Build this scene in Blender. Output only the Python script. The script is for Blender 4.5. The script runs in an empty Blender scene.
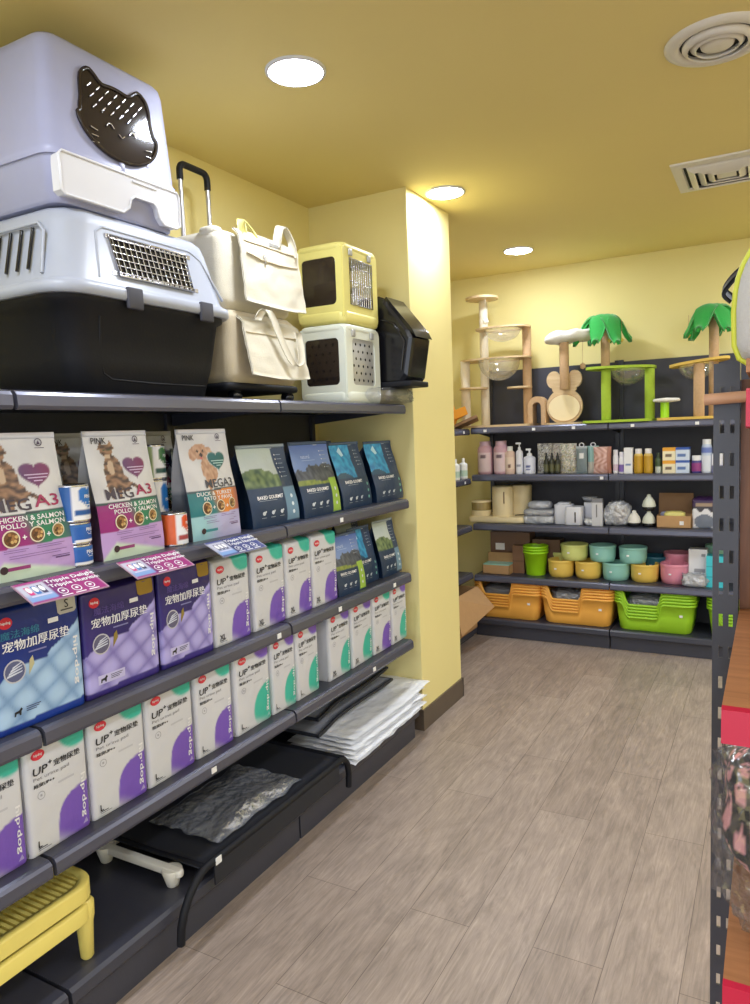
import bpy, bmesh, math, random
from math import sin, cos, pi, sqrt, radians as rad
from mathutils import Vector as V, Matrix as MX, noise as NZ

random.seed(7)
SC = bpy.context.scene
COL = SC.collection

# ------------------------------------------------------------------ colour + materials
def lin(c):
    c = c / 255.0
    return c / 12.92 if c <= 0.04045 else ((c + 0.055) / 1.055) ** 2.4
def C(r, g=None, b=None):
    if isinstance(r, str):
        h = r.lstrip('#'); r, g, b = int(h[0:2], 16), int(h[2:4], 16), int(h[4:6], 16)
    return (lin(r), lin(g), lin(b))
def mixc(a, b, t):
    t = max(0.0, min(1.0, t)); return tuple(a[i] * (1 - t) + b[i] * t for i in range(3))

def mat(name, rgb, rough=.5, metal=0.0, var=.06, vscale=25, bump=0.0, bscale=120, spec=.5, coat=0.0, sheen=0.0, sub=0.0):
    """Principled surface with a procedural noise variation (and bump)."""
    m = bpy.data.materials.new(name); m.use_nodes = True
    nt = m.node_tree; N = nt.nodes; L = nt.links
    b = N['Principled BSDF']
    b.inputs['Roughness'].default_value = rough
    b.inputs['Metallic'].default_value = metal
    b.inputs['Specular IOR Level'].default_value = spec
    b.inputs['Coat Weight'].default_value = coat
    b.inputs['Sheen Weight'].default_value = sheen
    tc = N.new('ShaderNodeTexCoord')
    nz = N.new('ShaderNodeTexNoise'); nz.inputs['Scale'].default_value = vscale; nz.inputs['Detail'].default_value = 3
    L.new(tc.outputs['Object'], nz.inputs['Vector'])
    c = C(*rgb) if not isinstance(rgb, str) else C(rgb)
    mx = N.new('ShaderNodeMix'); mx.data_type = 'RGBA'
    mx.inputs[6].default_value = (*[x * (1 - var) for x in c], 1)
    mx.inputs[7].default_value = (*[min(1, x * (1 + var)) for x in c], 1)
    L.new(nz.outputs['Fac'], mx.inputs[0]); L.new(mx.outputs[2], b.inputs['Base Color'])
    if bump > 0:
        n2 = N.new('ShaderNodeTexNoise'); n2.inputs['Scale'].default_value = bscale; n2.inputs['Detail'].default_value = 4
        L.new(tc.outputs['Object'], n2.inputs['Vector'])
        bp = N.new('ShaderNodeBump'); bp.inputs['Strength'].default_value = bump; bp.inputs['Distance'].default_value = .01
        L.new(n2.outputs['Fac'], bp.inputs['Height']); L.new(bp.outputs['Normal'], b.inputs['Normal'])
    return m

def inkmat(name, rough=.38, bump=.25, bscale=14):
    """printed film: the print is the mesh's own colour attribute; soft crumple bump"""
    m = bpy.data.materials.new(name); m.use_nodes = True
    N = m.node_tree.nodes; L = m.node_tree.links; b = N['Principled BSDF']
    b.inputs['Roughness'].default_value = rough
    a = N.new('ShaderNodeAttribute'); a.attribute_name = 'Col'
    L.new(a.outputs['Color'], b.inputs['Base Color'])
    tc = N.new('ShaderNodeTexCoord')
    n2 = N.new('ShaderNodeTexNoise'); n2.inputs['Scale'].default_value = bscale; n2.inputs['Detail'].default_value = 3
    L.new(tc.outputs['Object'], n2.inputs['Vector'])
    bp = N.new('ShaderNodeBump'); bp.inputs['Strength'].default_value = bump; bp.inputs['Distance'].default_value = .02
    L.new(n2.outputs['Fac'], bp.inputs['Height']); L.new(bp.outputs['Normal'], b.inputs['Normal'])
    return m

def clear(name, rgb=(255, 255, 255), body=.12, gloss=.16, rough=.12, bump=.0):
    """thin clear plastic: transparent + a little milky body + gloss"""
    m = bpy.data.materials.new(name); m.use_nodes = True
    nt = m.node_tree; N = nt.nodes; L = nt.links; N.clear()
    o = N.new('ShaderNodeOutputMaterial')
    t = N.new('ShaderNodeBsdfTransparent'); d = N.new('ShaderNodeBsdfDiffuse'); g = N.new('ShaderNodeBsdfGlossy')
    t.inputs['Color'].default_value = (*[.4 + .6 * x for x in C(*rgb)], 1)
    d.inputs['Color'].default_value = (*C(*rgb), 1); g.inputs['Roughness'].default_value = rough
    m1 = N.new('ShaderNodeMixShader'); m1.inputs[0].default_value = body
    m2 = N.new('ShaderNodeMixShader'); m2.inputs[0].default_value = gloss
    L.new(t.outputs[0], m1.inputs[1]); L.new(d.outputs[0], m1.inputs[2])
    L.new(m1.outputs[0], m2.inputs[1]); L.new(g.outputs[0], m2.inputs[2]); L.new(m2.outputs[0], o.inputs[0])
    if bump:
        tc = N.new('ShaderNodeTexCoord'); n2 = N.new('ShaderNodeTexNoise'); n2.inputs['Scale'].default_value = 30
        L.new(tc.outputs['Object'], n2.inputs['Vector'])
        bp = N.new('ShaderNodeBump'); bp.inputs['Strength'].default_value = bump; bp.inputs['Distance'].default_value = .03
        L.new(n2.outputs['Fac'], bp.inputs['Height']); L.new(bp.outputs['Normal'], g.inputs['Normal']); L.new(bp.outputs['Normal'], d.inputs['Normal'])
    return m

def emis(name, strength, rgb=(1, 1, 1)):
    m = bpy.data.materials.new(name); m.use_nodes = True
    b = m.node_tree.nodes['Principled BSDF']
    b.inputs['Base Color'].default_value = (.9, .9, .9, 1)
    b.inputs['Emission Color'].default_value = (*rgb, 1); b.inputs['Emission Strength'].default_value = strength
    return m

def floor_mat():
    m = bpy.data.materials.new('vinyl_plank'); m.use_nodes = True
    N = m.node_tree.nodes; L = m.node_tree.links; b = N['Principled BSDF']
    tc = N.new('ShaderNodeTexCoord')
    mp = N.new('ShaderNodeMapping'); mp.inputs['Rotation'].default_value = (0, 0, rad(90)); mp.inputs['Location'].default_value = (-2.13 + 1.2 * 3, -.785 + .197 * 9, 0)
    L.new(tc.outputs['Object'], mp.inputs['Vector'])
    br = N.new('ShaderNodeTexBrick')
    br.inputs['Scale'].default_value = 1; br.inputs['Brick Width'].default_value = 1.2; br.inputs['Row Height'].default_value = .197
    br.inputs['Mortar Size'].default_value = .0012; br.inputs['Mortar Smooth'].default_value = .3; br.offset = .37; br.offset_frequency = 2
    br.inputs['Color1'].default_value = (*C(166, 150, 138), 1); br.inputs['Color2'].default_value = (*C(154, 138, 126), 1)
    br.inputs['Mortar'].default_value = (*C(112, 98, 88), 1); br.inputs['Bias'].default_value = -.1
    L.new(mp.outputs[0], br.inputs['Vector'])
    def streak(sx, sy, sc, det, lo, hi, dist=1.5):
        q = N.new('ShaderNodeMapping'); q.inputs['Scale'].default_value = (sx, sy, 1); L.new(tc.outputs['Object'], q.inputs['Vector'])
        n = N.new('ShaderNodeTexNoise'); n.inputs['Scale'].default_value = sc; n.inputs['Detail'].default_value = det; n.inputs['Roughness'].default_value = .65
        n.inputs['Distortion'].default_value = dist
        L.new(q.outputs[0], n.inputs['Vector'])
        r = N.new('ShaderNodeMapRange'); r.inputs['From Min'].default_value = .28; r.inputs['From Max'].default_value = .72
        r.inputs['To Min'].default_value = lo; r.inputs['To Max'].default_value = hi
        L.new(n.outputs['Fac'], r.inputs['Value']); return r.outputs[0]
    s1 = streak(12, 1.1, 3.0, 6, .72, 1.20, 2.5); s2 = streak(45, 1.6, 4, 4, .86, 1.12, .6); s3 = streak(4, 1.6, 1.8, 4, .78, 1.14)
    cur = br.outputs['Color']
    for s in (s1, s2, s3):
        x = N.new('ShaderNodeMix'); x.data_type = 'RGBA'; x.blend_type = 'MULTIPLY'; x.inputs[0].default_value = 1
        L.new(cur, x.inputs[6]); L.new(s, x.inputs[7]); cur = x.outputs[2]
    L.new(cur, b.inputs['Base Color'])
    b.inputs['Roughness'].default_value = .42; b.inputs['Specular IOR Level'].default_value = .45
    bp = N.new('ShaderNodeBump'); bp.inputs['Strength'].default_value = .12; bp.inputs['Distance'].default_value = .004
    L.new(s1, bp.inputs['Height']); L.new(bp.outputs['Normal'], b.inputs['Normal'])
    return m

def wood_mat(name, a, b_, along='X', rough=.45):
    m = bpy.data.materials.new(name); m.use_nodes = True
    N = m.node_tree.nodes; L = m.node_tree.links; b = N['Principled BSDF']
    tc = N.new('ShaderNodeTexCoord'); q = N.new('ShaderNodeMapping')
    q.inputs['Scale'].default_value = (2, 22, 22) if along == 'X' else (22, 22, 2)
    L.new(tc.outputs['Object'], q.inputs['Vector'])
    n = N.new('ShaderNodeTexNoise'); n.inputs['Scale'].default_value = 2.2; n.inputs['Detail'].default_value = 6; n.inputs['Distortion'].default_value = 1.2
    L.new(q.outputs[0], n.inputs['Vector'])
    r = N.new('ShaderNodeValToRGB'); r.color_ramp.elements[0].position = .3; r.color_ramp.elements[1].position = .7
    r.color_ramp.elements[0].color = (*C(*a), 1); r.color_ramp.elements[1].color = (*C(*b_), 1)
    L.new(n.outputs['Fac'], r.inputs[0]); L.new(r.outputs[0], b.inputs['Base Color'])
    b.inputs['Roughness'].default_value = rough
    return m

M = dict(
    wall=mat('yellow_wall_paint', (238, 224, 156), .75, var=.03, vscale=3, bump=.08, bscale=180),
    ceil=mat('mustard_ceiling_paint', (232, 214, 146), .8, var=.02, vscale=2),
    floor=floor_mat(),
    skirt=mat('brown_skirting_tile', (92, 80, 68), .4, var=.12, vscale=12),
    steel=mat('charcoal_shelf_steel', (60, 61, 72), .38, var=.05, vscale=8, bump=.03),
    rail=mat('charcoal_price_rail', (90, 91, 106), .26, .35, var=.05, vscale=6),
    panel=mat('dark_back_panel', (66, 67, 78), .6, var=.05),
    dark=mat('black_plastic', (20, 21, 27), .6, var=.1, bump=.05, spec=.3),
    gloss_black=mat('gloss_black_plastic', (20, 20, 24), .15, var=.1),
    ink=inkmat('printed_film'),
    card=inkmat('printed_card', .4, .03),
    white=mat('white_plastic', (218, 219, 226), .35, var=.02),
    offwhite=mat('warm_white_plastic', (235, 232, 222), .45, var=.03),
    lav=mat('lavender_plastic', (164, 168, 200), .35, var=.03),
    grey=mat('pale_grey_plastic', (168, 174, 188), .4, var=.03),
    smoke=clear('smoked_window', (62, 52, 46), .6, .045, .1),
    canvas=mat('cream_canvas', (214, 207, 186), .85, var=.05, vscale=40, bump=.25, bscale=260, sheen=.2),
    canvas2=mat('beige_canvas', (205, 192, 165), .85, var=.05, vscale=40, bump=.25, bscale=260),
    yel=mat('pale_yellow_plastic', (226, 216, 130), .4, var=.03),
    ivory=mat('pale_green_white_plastic', (222, 226, 212), .4, var=.03),
    chrome=mat('chrome_wire', (205, 205, 210), .2, .9, var=.02),
    alu=mat('aluminium_tube', (200, 200, 205), .3, .8, var=.03),
    film=clear('clear_wrap', (235, 238, 245), .05, .16, .16, .7),
    milky=clear('milky_wrap', (225, 228, 235), .55, .2, .25, .8),
    glass=clear('clear_bowl', (250, 250, 245), .07, .16, .06),
    ytray=mat('butter_yellow_plastic', (236, 218, 118), .4, var=.04),
    felt=mat('grey_felt', (150, 152, 160), .9, var=.15, vscale=90, bump=.3, bscale=300),
    mesh=mat('black_mesh_fabric', (34, 36, 44), .7, var=.15, vscale=200),
    sisal=mat('tan_sisal', (200, 165, 125), .85, var=.12, vscale=70, bump=.35, bscale=200),
    beech=wood_mat('pale_ply', (205, 175, 130), (226, 200, 158)),
    carpet=mat('cream_carpet', (236, 224, 200), .95, var=.06, vscale=80, bump=.4, bscale=250, sheen=.3),
    wool=mat('white_fleece', (235, 232, 222), .95, var=.08, vscale=90, bump=.6, bscale=120, sheen=.4),
    lime=mat('lime_carpet', (168, 196, 62), .9, var=.1, vscale=80, bump=.3, bscale=250),
    leafg=mat('green_felt', (42, 165, 70), .9, var=.12, vscale=50, bump=.3, bscale=150, sheen=.3),
    must_c=mat('mustard_carpet', (225, 190, 95), .9, var=.1, vscale=80, bump=.3, bscale=250),
    card_b=mat('brown_cardboard', (190, 150, 105), .85, var=.06, vscale=30),
    card_d=mat('kraft_carton', (140, 108, 78), .85, var=.06, vscale=30),
    orange=mat('orange_tray_plastic', (255, 186, 84), .4, var=.03),
    green=mat('lime_tray_plastic', (164, 218, 48), .4, var=.03),
    bucket=mat('lime_bucket_plastic', (165, 225, 30), .4, var=.03),
    teal=mat('teal_bowl_glaze', (150, 208, 196), .3, var=.03),
    tealD=mat('deep_teal_bowl_glaze', (40, 100, 120), .3, var=.03),
    mustard=mat('mustard_bowl_glaze', (236, 200, 96), .3, var=.03),
    pear=mat('pear_green_bowl_glaze', (216, 222, 134), .3, var=.03),
    pink=mat('pink_bowl_glaze', (232, 150, 172), .3, var=.03),
    turq=mat('turquoise_carton', (70, 205, 220), .5, var=.03),
    cream=mat('cream_plastic', (240, 222, 178), .45, var=.03),
    amber=clear('amber_jar_wall', (215, 190, 120), .5, .15, .1),
    wood=wood_mat('brown_wood_board', (158, 106, 68), (186, 130, 88)),
    woodv=wood_mat('brown_wood_panel', (104, 62, 34), (142, 92, 54), 'Z'),
    red=mat('red_price_rail', (188, 26, 62), .35, var=.03),
    bagfab=mat('grey_bag_fabric', (196, 196, 200), .85, var=.05, vscale=60, bump=.25, bscale=300),
    piping=mat('yellow_green_piping', (205, 212, 70), .5, var=.03),
    rod=mat('tan_rod_wood', (205, 160, 130), .5, var=.06),
    metalw=mat('white_vent_metal', (226, 222, 216), .4, var=.02),
    duct=mat('dark_duct', (34, 42, 42), .7, var=.1),
    lamp=emis('downlight_glow', 60, (.90, .965, 1.10)),
    sticker=mat('white_sticker', (240, 240, 240), .5, var=.01),
    silver=mat('silver_sticker', (178, 178, 176), .35, .3, var=.05),
    gold=mat('gold_sticker', (150, 122, 52), .35, .4, var=.05),
    orangep=mat('orange_board', (230, 150, 35), .7, var=.05),
    flatwrap=mat('white_crinkled_wrap', (236, 238, 242), .2, var=.12, vscale=14, bump=.7, bscale=22),
    bowlmilk=clear('milky_clear_bowl', (240, 236, 222), .28, .16, .12),
    wrapper=clear('cloudy_wrapper', (215, 218, 226), .22, .2, .22, .8),
    navylab=mat('navy_label', (50, 55, 120), .5, var=.03),
)

# ------------------------------------------------------------------ mesh builder
class MB:
    def __init__(s):
        s.v = []; s.f = []; s.mi = []; s.c = []; s.sm = []; s.M = MX.Identity(4)
    def add(s, vs, fs, m=0, col=(1, 1, 1), smooth=False):
        """col: one rgb, or a list with one rgb per vertex"""
        b = len(s.v); I = s.M
        for p in vs: s.v.append(tuple(I @ V(p)))
        per = isinstance(col, list)
        for f in fs:
            s.f.append([b + i for i in f]); s.mi.append(m); s.sm.append(smooth)
            s.c.append([col[i] for i in f] if per else [col] * len(f))
        return s
    def build(s, name, mats, parent=None):
        me = bpy.data.meshes.new(name)
        me.from_pydata(s.v, [], s.f)
        me.polygons.foreach_set('material_index', s.mi); me.polygons.foreach_set('use_smooth', s.sm)
        ca = me.color_attributes.new('Col', 'FLOAT_COLOR', 'CORNER')
        flat = []
        for cs in s.c:
            for c in cs: flat.extend((c[0], c[1], c[2], 1.0))
        ca.data.foreach_set('color', flat)
        for x in (mats if isinstance(mats, (list, tuple)) else [mats]): me.materials.append(M[x] if isinstance(x, str) else x)
        me.validate(); me.update()
        o = bpy.data.objects.new(name, me); COL.objects.link(o)
        if parent is not None: o.parent = parent
        return o

def loft(mb, rings, cap0=True, cap1=True, m=0, col=(1, 1, 1), smooth=True, closed=True):
    n = len(rings[0]); vs = [p for r in rings for p in r]; fs = []
    for k in range(len(rings) - 1):
        for i in range(n if closed else n - 1):
            j = (i + 1) % n
            fs.append((k * n + i, k * n + j, (k + 1) * n + j, (k + 1) * n + i))
    mb.add(vs, fs, m, col, smooth)
    if cap0: mb.add(rings[0], [tuple(reversed(range(n)))], m, col, False)
    if cap1: mb.add(rings[-1], [tuple(range(n))], m, col, False)

def rrect(w, d, r, n=5, cx=0, cy=0):
    r = max(1e-4, min(r, w / 2 - 1e-4, d / 2 - 1e-4)); out = []
    for k, (sx, sy) in enumerate(((1, 1), (-1, 1), (-1, -1), (1, -1))):
        for i in range(n + 1):
            a = (k + i / n) * pi / 2
            out.append((cx + sx * (w / 2 - r) + r * cos(a), cy + sy * (d / 2 - r) + r * sin(a)))
    return out

def rbox(mb, x0, x1, y0, y1, z0, z1, r=.008, e=.004, m=0, col=(1, 1, 1), tx=0., ty=0., n=4, cap0=True, cap1=True):
    """box with rounded upright edges (r) and rounded top/bottom edges (e); tx, ty shrink the top on each side"""
    w, d, cx, cy, h = x1 - x0, y1 - y0, (x0 + x1) / 2, (y0 + y1) / 2, z1 - z0
    e = min(e, h * .49, w * .3, d * .3); rings = []
    for z, ins in ((z0, e), (z0 + e * .3, e * .3), (z0 + e, 0), (z1 - e, 0), (z1 - e * .3, e * .3), (z1, e)):
        t = (z - z0) / h
        rings.append([(x, y, z) for x, y in rrect(w - 2 * ins - 2 * tx * t, d - 2 * ins - 2 * ty * t, r, n, cx, cy)])
    loft(mb, rings, cap0, cap1, m, col)

def lathe(mb, prof, n=24, c=(0, 0, 0), m=0, col=(1, 1, 1), cap0=True, cap1=True, smooth=True):
    rings = [[(c[0] + r * cos(2 * pi * i / n), c[1] + r * sin(2 * pi * i / n), c[2] + z) for i in range(n)] for r, z in prof]
    loft(mb, rings, cap0, cap1, m, col, smooth)

def tube(mb, pts, r, n=8, closed=False, m=0, col=(1, 1, 1)):
    pts = [V(p) for p in pts]; N = len(pts); rings = []; up = None
    for i, p in enumerate(pts):
        a = pts[(i - 1) % N] if (closed or i > 0) else p; b = pts[(i + 1) % N] if (closed or i < N - 1) else p
        t = (b - a).normalized()
        if up is None:
            up = V((0, 0, 1)) if abs(t.z) < .9 else V((1, 0, 0))
        x = t.cross(up)
        if x.length < 1e-5: x = t.cross(V((0, 1, 0)))
        x.normalize(); y = x.cross(t).normalized(); up = y
        rr = r[i] if isinstance(r, (list, tuple)) else r
        rings.append([tuple(p + x * rr * cos(2 * pi * k / n) + y * rr * sin(2 * pi * k / n)) for k in range(n)])
    if closed: rings.append(rings[0])
    loft(mb, rings, not closed, not closed, m, col)

def arc(c, r, a0, a1, n=8, plane='xz'):
    out = []
    for i in range(n + 1):
        a = rad(a0 + (a1 - a0) * i / n); u, w = r * cos(a), r * sin(a)
        out.append({'xz': (c[0] + u, c[1], c[2] + w), 'yz': (c[0], c[1] + u, c[2] + w), 'xy': (c[0] + u, c[1] + w, c[2])}[plane])
    return out

def prism(mb, poly, a0, a1, axis='x', m=0, col=(1, 1, 1), smooth=False):
    """extrude a 2D polygon: axis x -> (y,z), y -> (x,z), z -> (x,y)"""
    f = {'x': lambda p, a: (a, p[0], p[1]), 'y': lambda p, a: (p[0], a, p[1]), 'z': lambda p, a: (p[0], p[1], a)}[axis]
    r0 = [f(p, a0) for p in poly]; r1 = [f(p, a1) for p in poly]; n = len(poly)
    mb.add(r0 + r1, [(i, (i + 1) % n, n + (i + 1) % n, n + i) for i in range(n)], m, col, smooth)
    mb.add(r0, [tuple(reversed(range(n)))], m, col); mb.add(r1, [tuple(range(n))], m, col)

def box(mb, x0, x1, y0, y1, z0, z1, m=0, col=(1, 1, 1)):
    mb.add([(x0, y0, z0), (x1, y0, z0), (x1, y1, z0), (x0, y1, z0), (x0, y0, z1), (x1, y0, z1), (x1, y1, z1), (x0, y1, z1)],
           [(3, 2, 1, 0), (4, 5, 6, 7), (0, 1, 5, 4), (1, 2, 6, 5), (2, 3, 7, 6), (3, 0, 4, 7)], m, col)

def grid(mb, f, nu, nv, m=0, col=None, smooth=True, us=None, flip=False):
    us = us or [i / nu for i in range(nu + 1)]; nu = len(us) - 1
    vs = []; cs = []
    for j in range(nv + 1):
        for i in range(nu + 1):
            u, v = us[i], j / nv
            vs.append(f(u, v)); cs.append(col(u, v) if callable(col) else (col or (1, 1, 1)))
    fs = []
    for j in range(nv):
        for i in range(nu):
            a = j * (nu + 1) + i; q = (a, a + 1, a + nu + 2, a + nu + 1)
            fs.append(tuple(reversed(q)) if flip else q)
    mb.add(vs, fs, m, cs, smooth)

def sheet(mb, f, nu, nv, t=.003, m=0, col=None, smooth=True):
    """a surface with real thickness t"""
    P = [[V(f(i / nu, j / nv)) for i in range(nu + 1)] for j in range(nv + 1)]
    Q = [[None] * (nu + 1) for _ in range(nv + 1)]
    for j in range(nv + 1):
        for i in range(nu + 1):
            a = P[j][min(i + 1, nu)] - P[j][max(i - 1, 0)]; b = P[min(j + 1, nv)][i] - P[max(j - 1, 0)][i]
            nn = a.cross(b); nn = nn.normalized() if nn.length > 1e-9 else V((0, 0, 1))
            Q[j][i] = P[j][i] - nn * t
    W = nu + 1; vs = [p for r in P for p in r] + [p for r in Q for p in r]; o = W * (nv + 1); fs = []
    for j in range(nv):
        for i in range(nu):
            a = j * W + i
            fs.append((a, a + 1, a + W + 1, a + W)); fs.append((o + a + W, o + a + W + 1, o + a + 1, o + a))
    ed = [(j * W, (j + 1) * W) for j in range(nv)] + [((j + 1) * W + nu, j * W + nu) for j in range(nv)]
    ed += [(i + 1, i) for i in range(nu)] + [(nv * W + i, nv * W + i + 1) for i in range(nu)]
    for a, b in ed: fs.append((b, a, o + a, o + b))
    cs = None
    if callable(col): cs = [col(i / nu, j / nv) for j in range(nv + 1) for i in range(nu + 1)] * 2
    mb.add([tuple(p) for p in vs], fs, m, cs or (col or (1, 1, 1)), smooth)

def crumple(mb, sx, sy, sz, seed=0, amp=.25, fr=7, nu=28, nv=16, m=0, z0=0, p=.6, flat=True):
    """crumpled bag: bumpy super-ellipsoid standing on z0"""
    def pw(x): return math.copysign(abs(x) ** p, x)
    def f(u, v):
        a = 2 * pi * u; b = pi * (v - .5)
        x, y, z = pw(cos(b)) * pw(cos(a)), pw(cos(b)) * pw(sin(a)), pw(sin(b))
        q = V((x * sx, y * sy, z * sz))
        n = NZ.noise(q * fr * 5 + V((seed * 3.1, 0, 0))) + .6 * abs(NZ.noise(q * fr * 11 + V((0, seed * 2.3, 0)))) * 2 - .4
        k = 1 + amp * n
        zz = z * sz / 2 * (k if z > 0 else 1) + sz / 2 + z0
        return (x * sx / 2 * k, y * sy / 2 * k, max(z0, zz))
    grid(mb, f, nu, nv, m)

# text -> triangles (cached), laid on any surface S(u,v)->point
_tx = {}
def glyphs(s, bold=0., shear=0.):
    k = (s, bold, shear)
    if k not in _tx:
        c = bpy.data.curves.new('t', 'FONT'); c.body = s; c.resolution_u = 2; c.offset = bold; c.shear = shear
        o = bpy.data.objects.new('t', c); COL.objects.link(o)
        bpy.context.view_layer.update()
        me = bpy.data.meshes.new_from_object(o.evaluated_get(bpy.context.evaluated_depsgraph_get()))
        vs = [(v.co.x, v.co.y) for v in me.vertices]; fs = [tuple(p.vertices) for p in me.polygons]
        bpy.data.objects.remove(o); bpy.data.curves.remove(c); bpy.data.meshes.remove(me)
        xs = [v[0] for v in vs]; ys = [v[1] for v in vs]
        _tx[k] = (vs, fs, min(xs), max(xs), min(ys), max(ys))
    return _tx[k]

class Face:
    """a printed face W x H metres; S(u,v) -> 3D point in the mesh, nrm = outward direction"""
    def __init__(s, mb, S, W, H, nrm=(0, -1, 0), m=0, off=.0013):
        s.mb, s.S, s.W, s.H, s.n, s.m, s.off = mb, S, W, H, V(nrm), m, off
    def put(s, x, y, lift=0.):
        p = V(s.S(max(-.02, min(1.02, x)), max(-.02, min(1.02, y)))) + s.n * (s.off + lift); return tuple(p)
    def text(s, t, u, v, h=None, w=None, col=(1, 1, 1), bold=0., shear=0., rot=0, al='L', lift=.0006):
        """u,v anchor as fractions (v = baseline centre), h letter height or w full width in metres"""
        if any(ord(ch) > 0x2e80 for ch in t):      # wide scripts: thicken by a second, shifted pass
            if bold >= 0:
                s.text(t, u + .0009 / s.W, v, h, w, col, -1, shear, rot, al, lift + .0002)
            bold = 0
        vs, fs, x0, x1, y0, y1 = glyphs(t, bold, shear)
        k = (w / (x1 - x0)) if w else h / (y1 - y0)
        if w and h: kx, ky = w / (x1 - x0), h / (y1 - y0)
        else: kx = ky = k
        ox = {'L': x0, 'C': (x0 + x1) / 2, 'R': x1}[al]; oy = (y0 + y1) / 2; a = rad(rot); out = []
        for x, y in vs:
            x, y = (x - ox) * kx, (y - oy) * ky
            X, Y = x * cos(a) - y * sin(a), x * sin(a) + y * cos(a)
            out.append(s.put(u + X / s.W, v + Y / s.H, lift))
        s.mb.add(out, fs, s.m, col)
    def poly(s, pts, col, lift=0.):
        s.mb.add([s.put(x, y, lift) for x, y in pts], [tuple(range(len(pts)))], s.m, col)
    def ell(s, u, v, rx, ry, col, n=20, lift=0., a0=0):
        s.poly([(u + rx / s.W * cos(2 * pi * i / n + a0), v + ry / s.H * sin(2 * pi * i / n + a0)) for i in range(n)], col, lift)
    def ring(s, u, v, r, w, col, n=20, lift=0.):
        for i in range(n):
            a, b = 2 * pi * i / n, 2 * pi * (i + 1) / n
            s.poly([(u + k / s.W * cos(t), v + k / s.H * sin(t)) for k, t in ((r, a), (r, b), (r - w, b), (r - w, a))], col, lift)
    def rect(s, u0, u1, v0, v1, col, lift=0.):
        s.poly([(u0, v0), (u1, v0), (u1, v1), (u0, v1)], col, lift)
    def lines(s, u0, u1, v, n, gap, th, col, lift=.0003):
        for k in range(n):
            e = u1 - (u1 - u0) * (.0, .12, .3, .05)[k % 4]
            s.rect(u0, e, v - k * gap - th / 2, v - k * gap + th / 2, col, lift)

# ------------------------------------------------------------------ scene helpers
def thing(name, label, cat, loc=(0, 0, 0), rz=0, group=None):
    o = bpy.data.objects.new(name, None); COL.objects.link(o); o.empty_display_size = .05
    o.location = loc; o.rotation_euler = (0, 0, rad(rz)); o['label'] = label; o['category'] = cat
    if group: o['group'] = group
    return o
def tag(o, label, cat, loc=None, rz=None, group=None, kind=None):
    o['label'] = label; o['category'] = cat
    if group: o['group'] = group
    if kind: o['kind'] = kind
    if loc is not None: o.location = loc
    if rz is not None: o.rotation_euler = (0, 0, rad(rz))
    return o
def struct(name, mb, mats):
    o = mb.build(name, mats); o['kind'] = 'structure'; o['label'] = name.replace('_', ' '); return o
def kids(o): return [c for c in list(o.children)]
def dup(root, loc, rz=None, label=None, scale=None, group=None):
    r = root.copy(); COL.objects.link(r); r.location = loc
    if rz is not None: r.rotation_euler = (0, 0, rad(rz))
    if label: r['label'] = label
    if group: r['group'] = group
    if scale: r.scale = scale
    for ch in kids(root):
        c = ch.copy(); COL.objects.link(c); c.parent = r
        for g in kids(ch):
            d = g.copy(); COL.objects.link(d); d.parent = c
    return r

LZ = 90   # left gondola: local x -> world +y, local y (into the shelf) -> world -x
XF = -1.53  # front of the left shelves
Z_TOP, Z_2, Z_3, Z_4, Z_B = 1.632, 1.183, .826, .496, .155

# ================================================================== THE ROOM
def slab_obj(name, x0, x1, y0, y1, z0, z1, m):
    b = MB(); box(b, x0, x1, y0, y1, z0, z1); return struct(name, b, m)
CEIL = 2.65
slab_obj('floor', -2.6, 4.2, -4.2, 5.5, -.06, 0, 'floor')
slab_obj('ceiling', -2.6, 4.2, -4.2, 5.5, CEIL, CEIL + .08, 'ceil')
slab_obj('wall_left', -2.2, -2.085, -4.2, 3.18, 0, CEIL, 'wall')
slab_obj('wall_pillar', -2.2, -1.532, 3.18, 3.69, 0, CEIL, 'wall')
slab_obj('wall_alcove', -2.6, -2.45, 3.69, 5.33, 0, CEIL, 'wall')
slab_obj('wall_back', -2.6, 4.2, 5.33, 5.5, 0, CEIL, 'wall')
slab_obj('wall_right', 4.1, 4.2, -4.2, 5.33, 0, CEIL, 'wall')
b = MB(); box(b, -1.7, -1.522, 3.168, 3.18, 0, .105); box(b, -1.532, -1.522, 3.18, 3.70, 0, .105); box(b, -1.8, -1.522, 3.69, 3.70, 0, .105)
struct('baseboard_pillar', b, 'skirt')

# ------------------------------------------------------------------ lamps in the ceiling
def downlight(x, y, label):
    t = thing('downlight', label, 'ceiling light', (x, y, CEIL), group='round ceiling downlights')
    b = MB(); lathe(b, [(.097, 0), (.097, -.004), (.093, -.008), (.087, -.0085), (.085, -.006), (.085, 0)], 32, cap0=False, cap1=False); b.build('trim_ring', 'white', t)
    b = MB(); lathe(b, [(.0, -.0095), (.05, -.009), (.086, -.007)], 32, cap0=False, cap1=False); b.build('diffuser', 'lamp', t)
    return t
downlight(-1.338, 2.005, 'glowing round white downlight nearest the camera, above the litter box and canvas trolley')
downlight(-1.409, 3.36, 'glowing round white downlight beside the top of the yellow pillar')
downlight(-1.47, 4.70, 'glowing round white downlight farthest back, nearest the back wall')
# the rest of the shop's lamps, out of the frame
for x in (.35, 1.9, 3.4):
    for y in (-2.2, -.6, .8, 2.0, 3.36, 4.7):
        if x < .5 and y > .5: y += .15; x_ = .62
        else: x_ = x
        downlight(x_, y, 'round white downlight in the part of the ceiling outside the photo')
for y in (-2.2, -.75, .62): downlight(-1.3, y, 'round white downlight in the part of the ceiling outside the photo')

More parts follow.
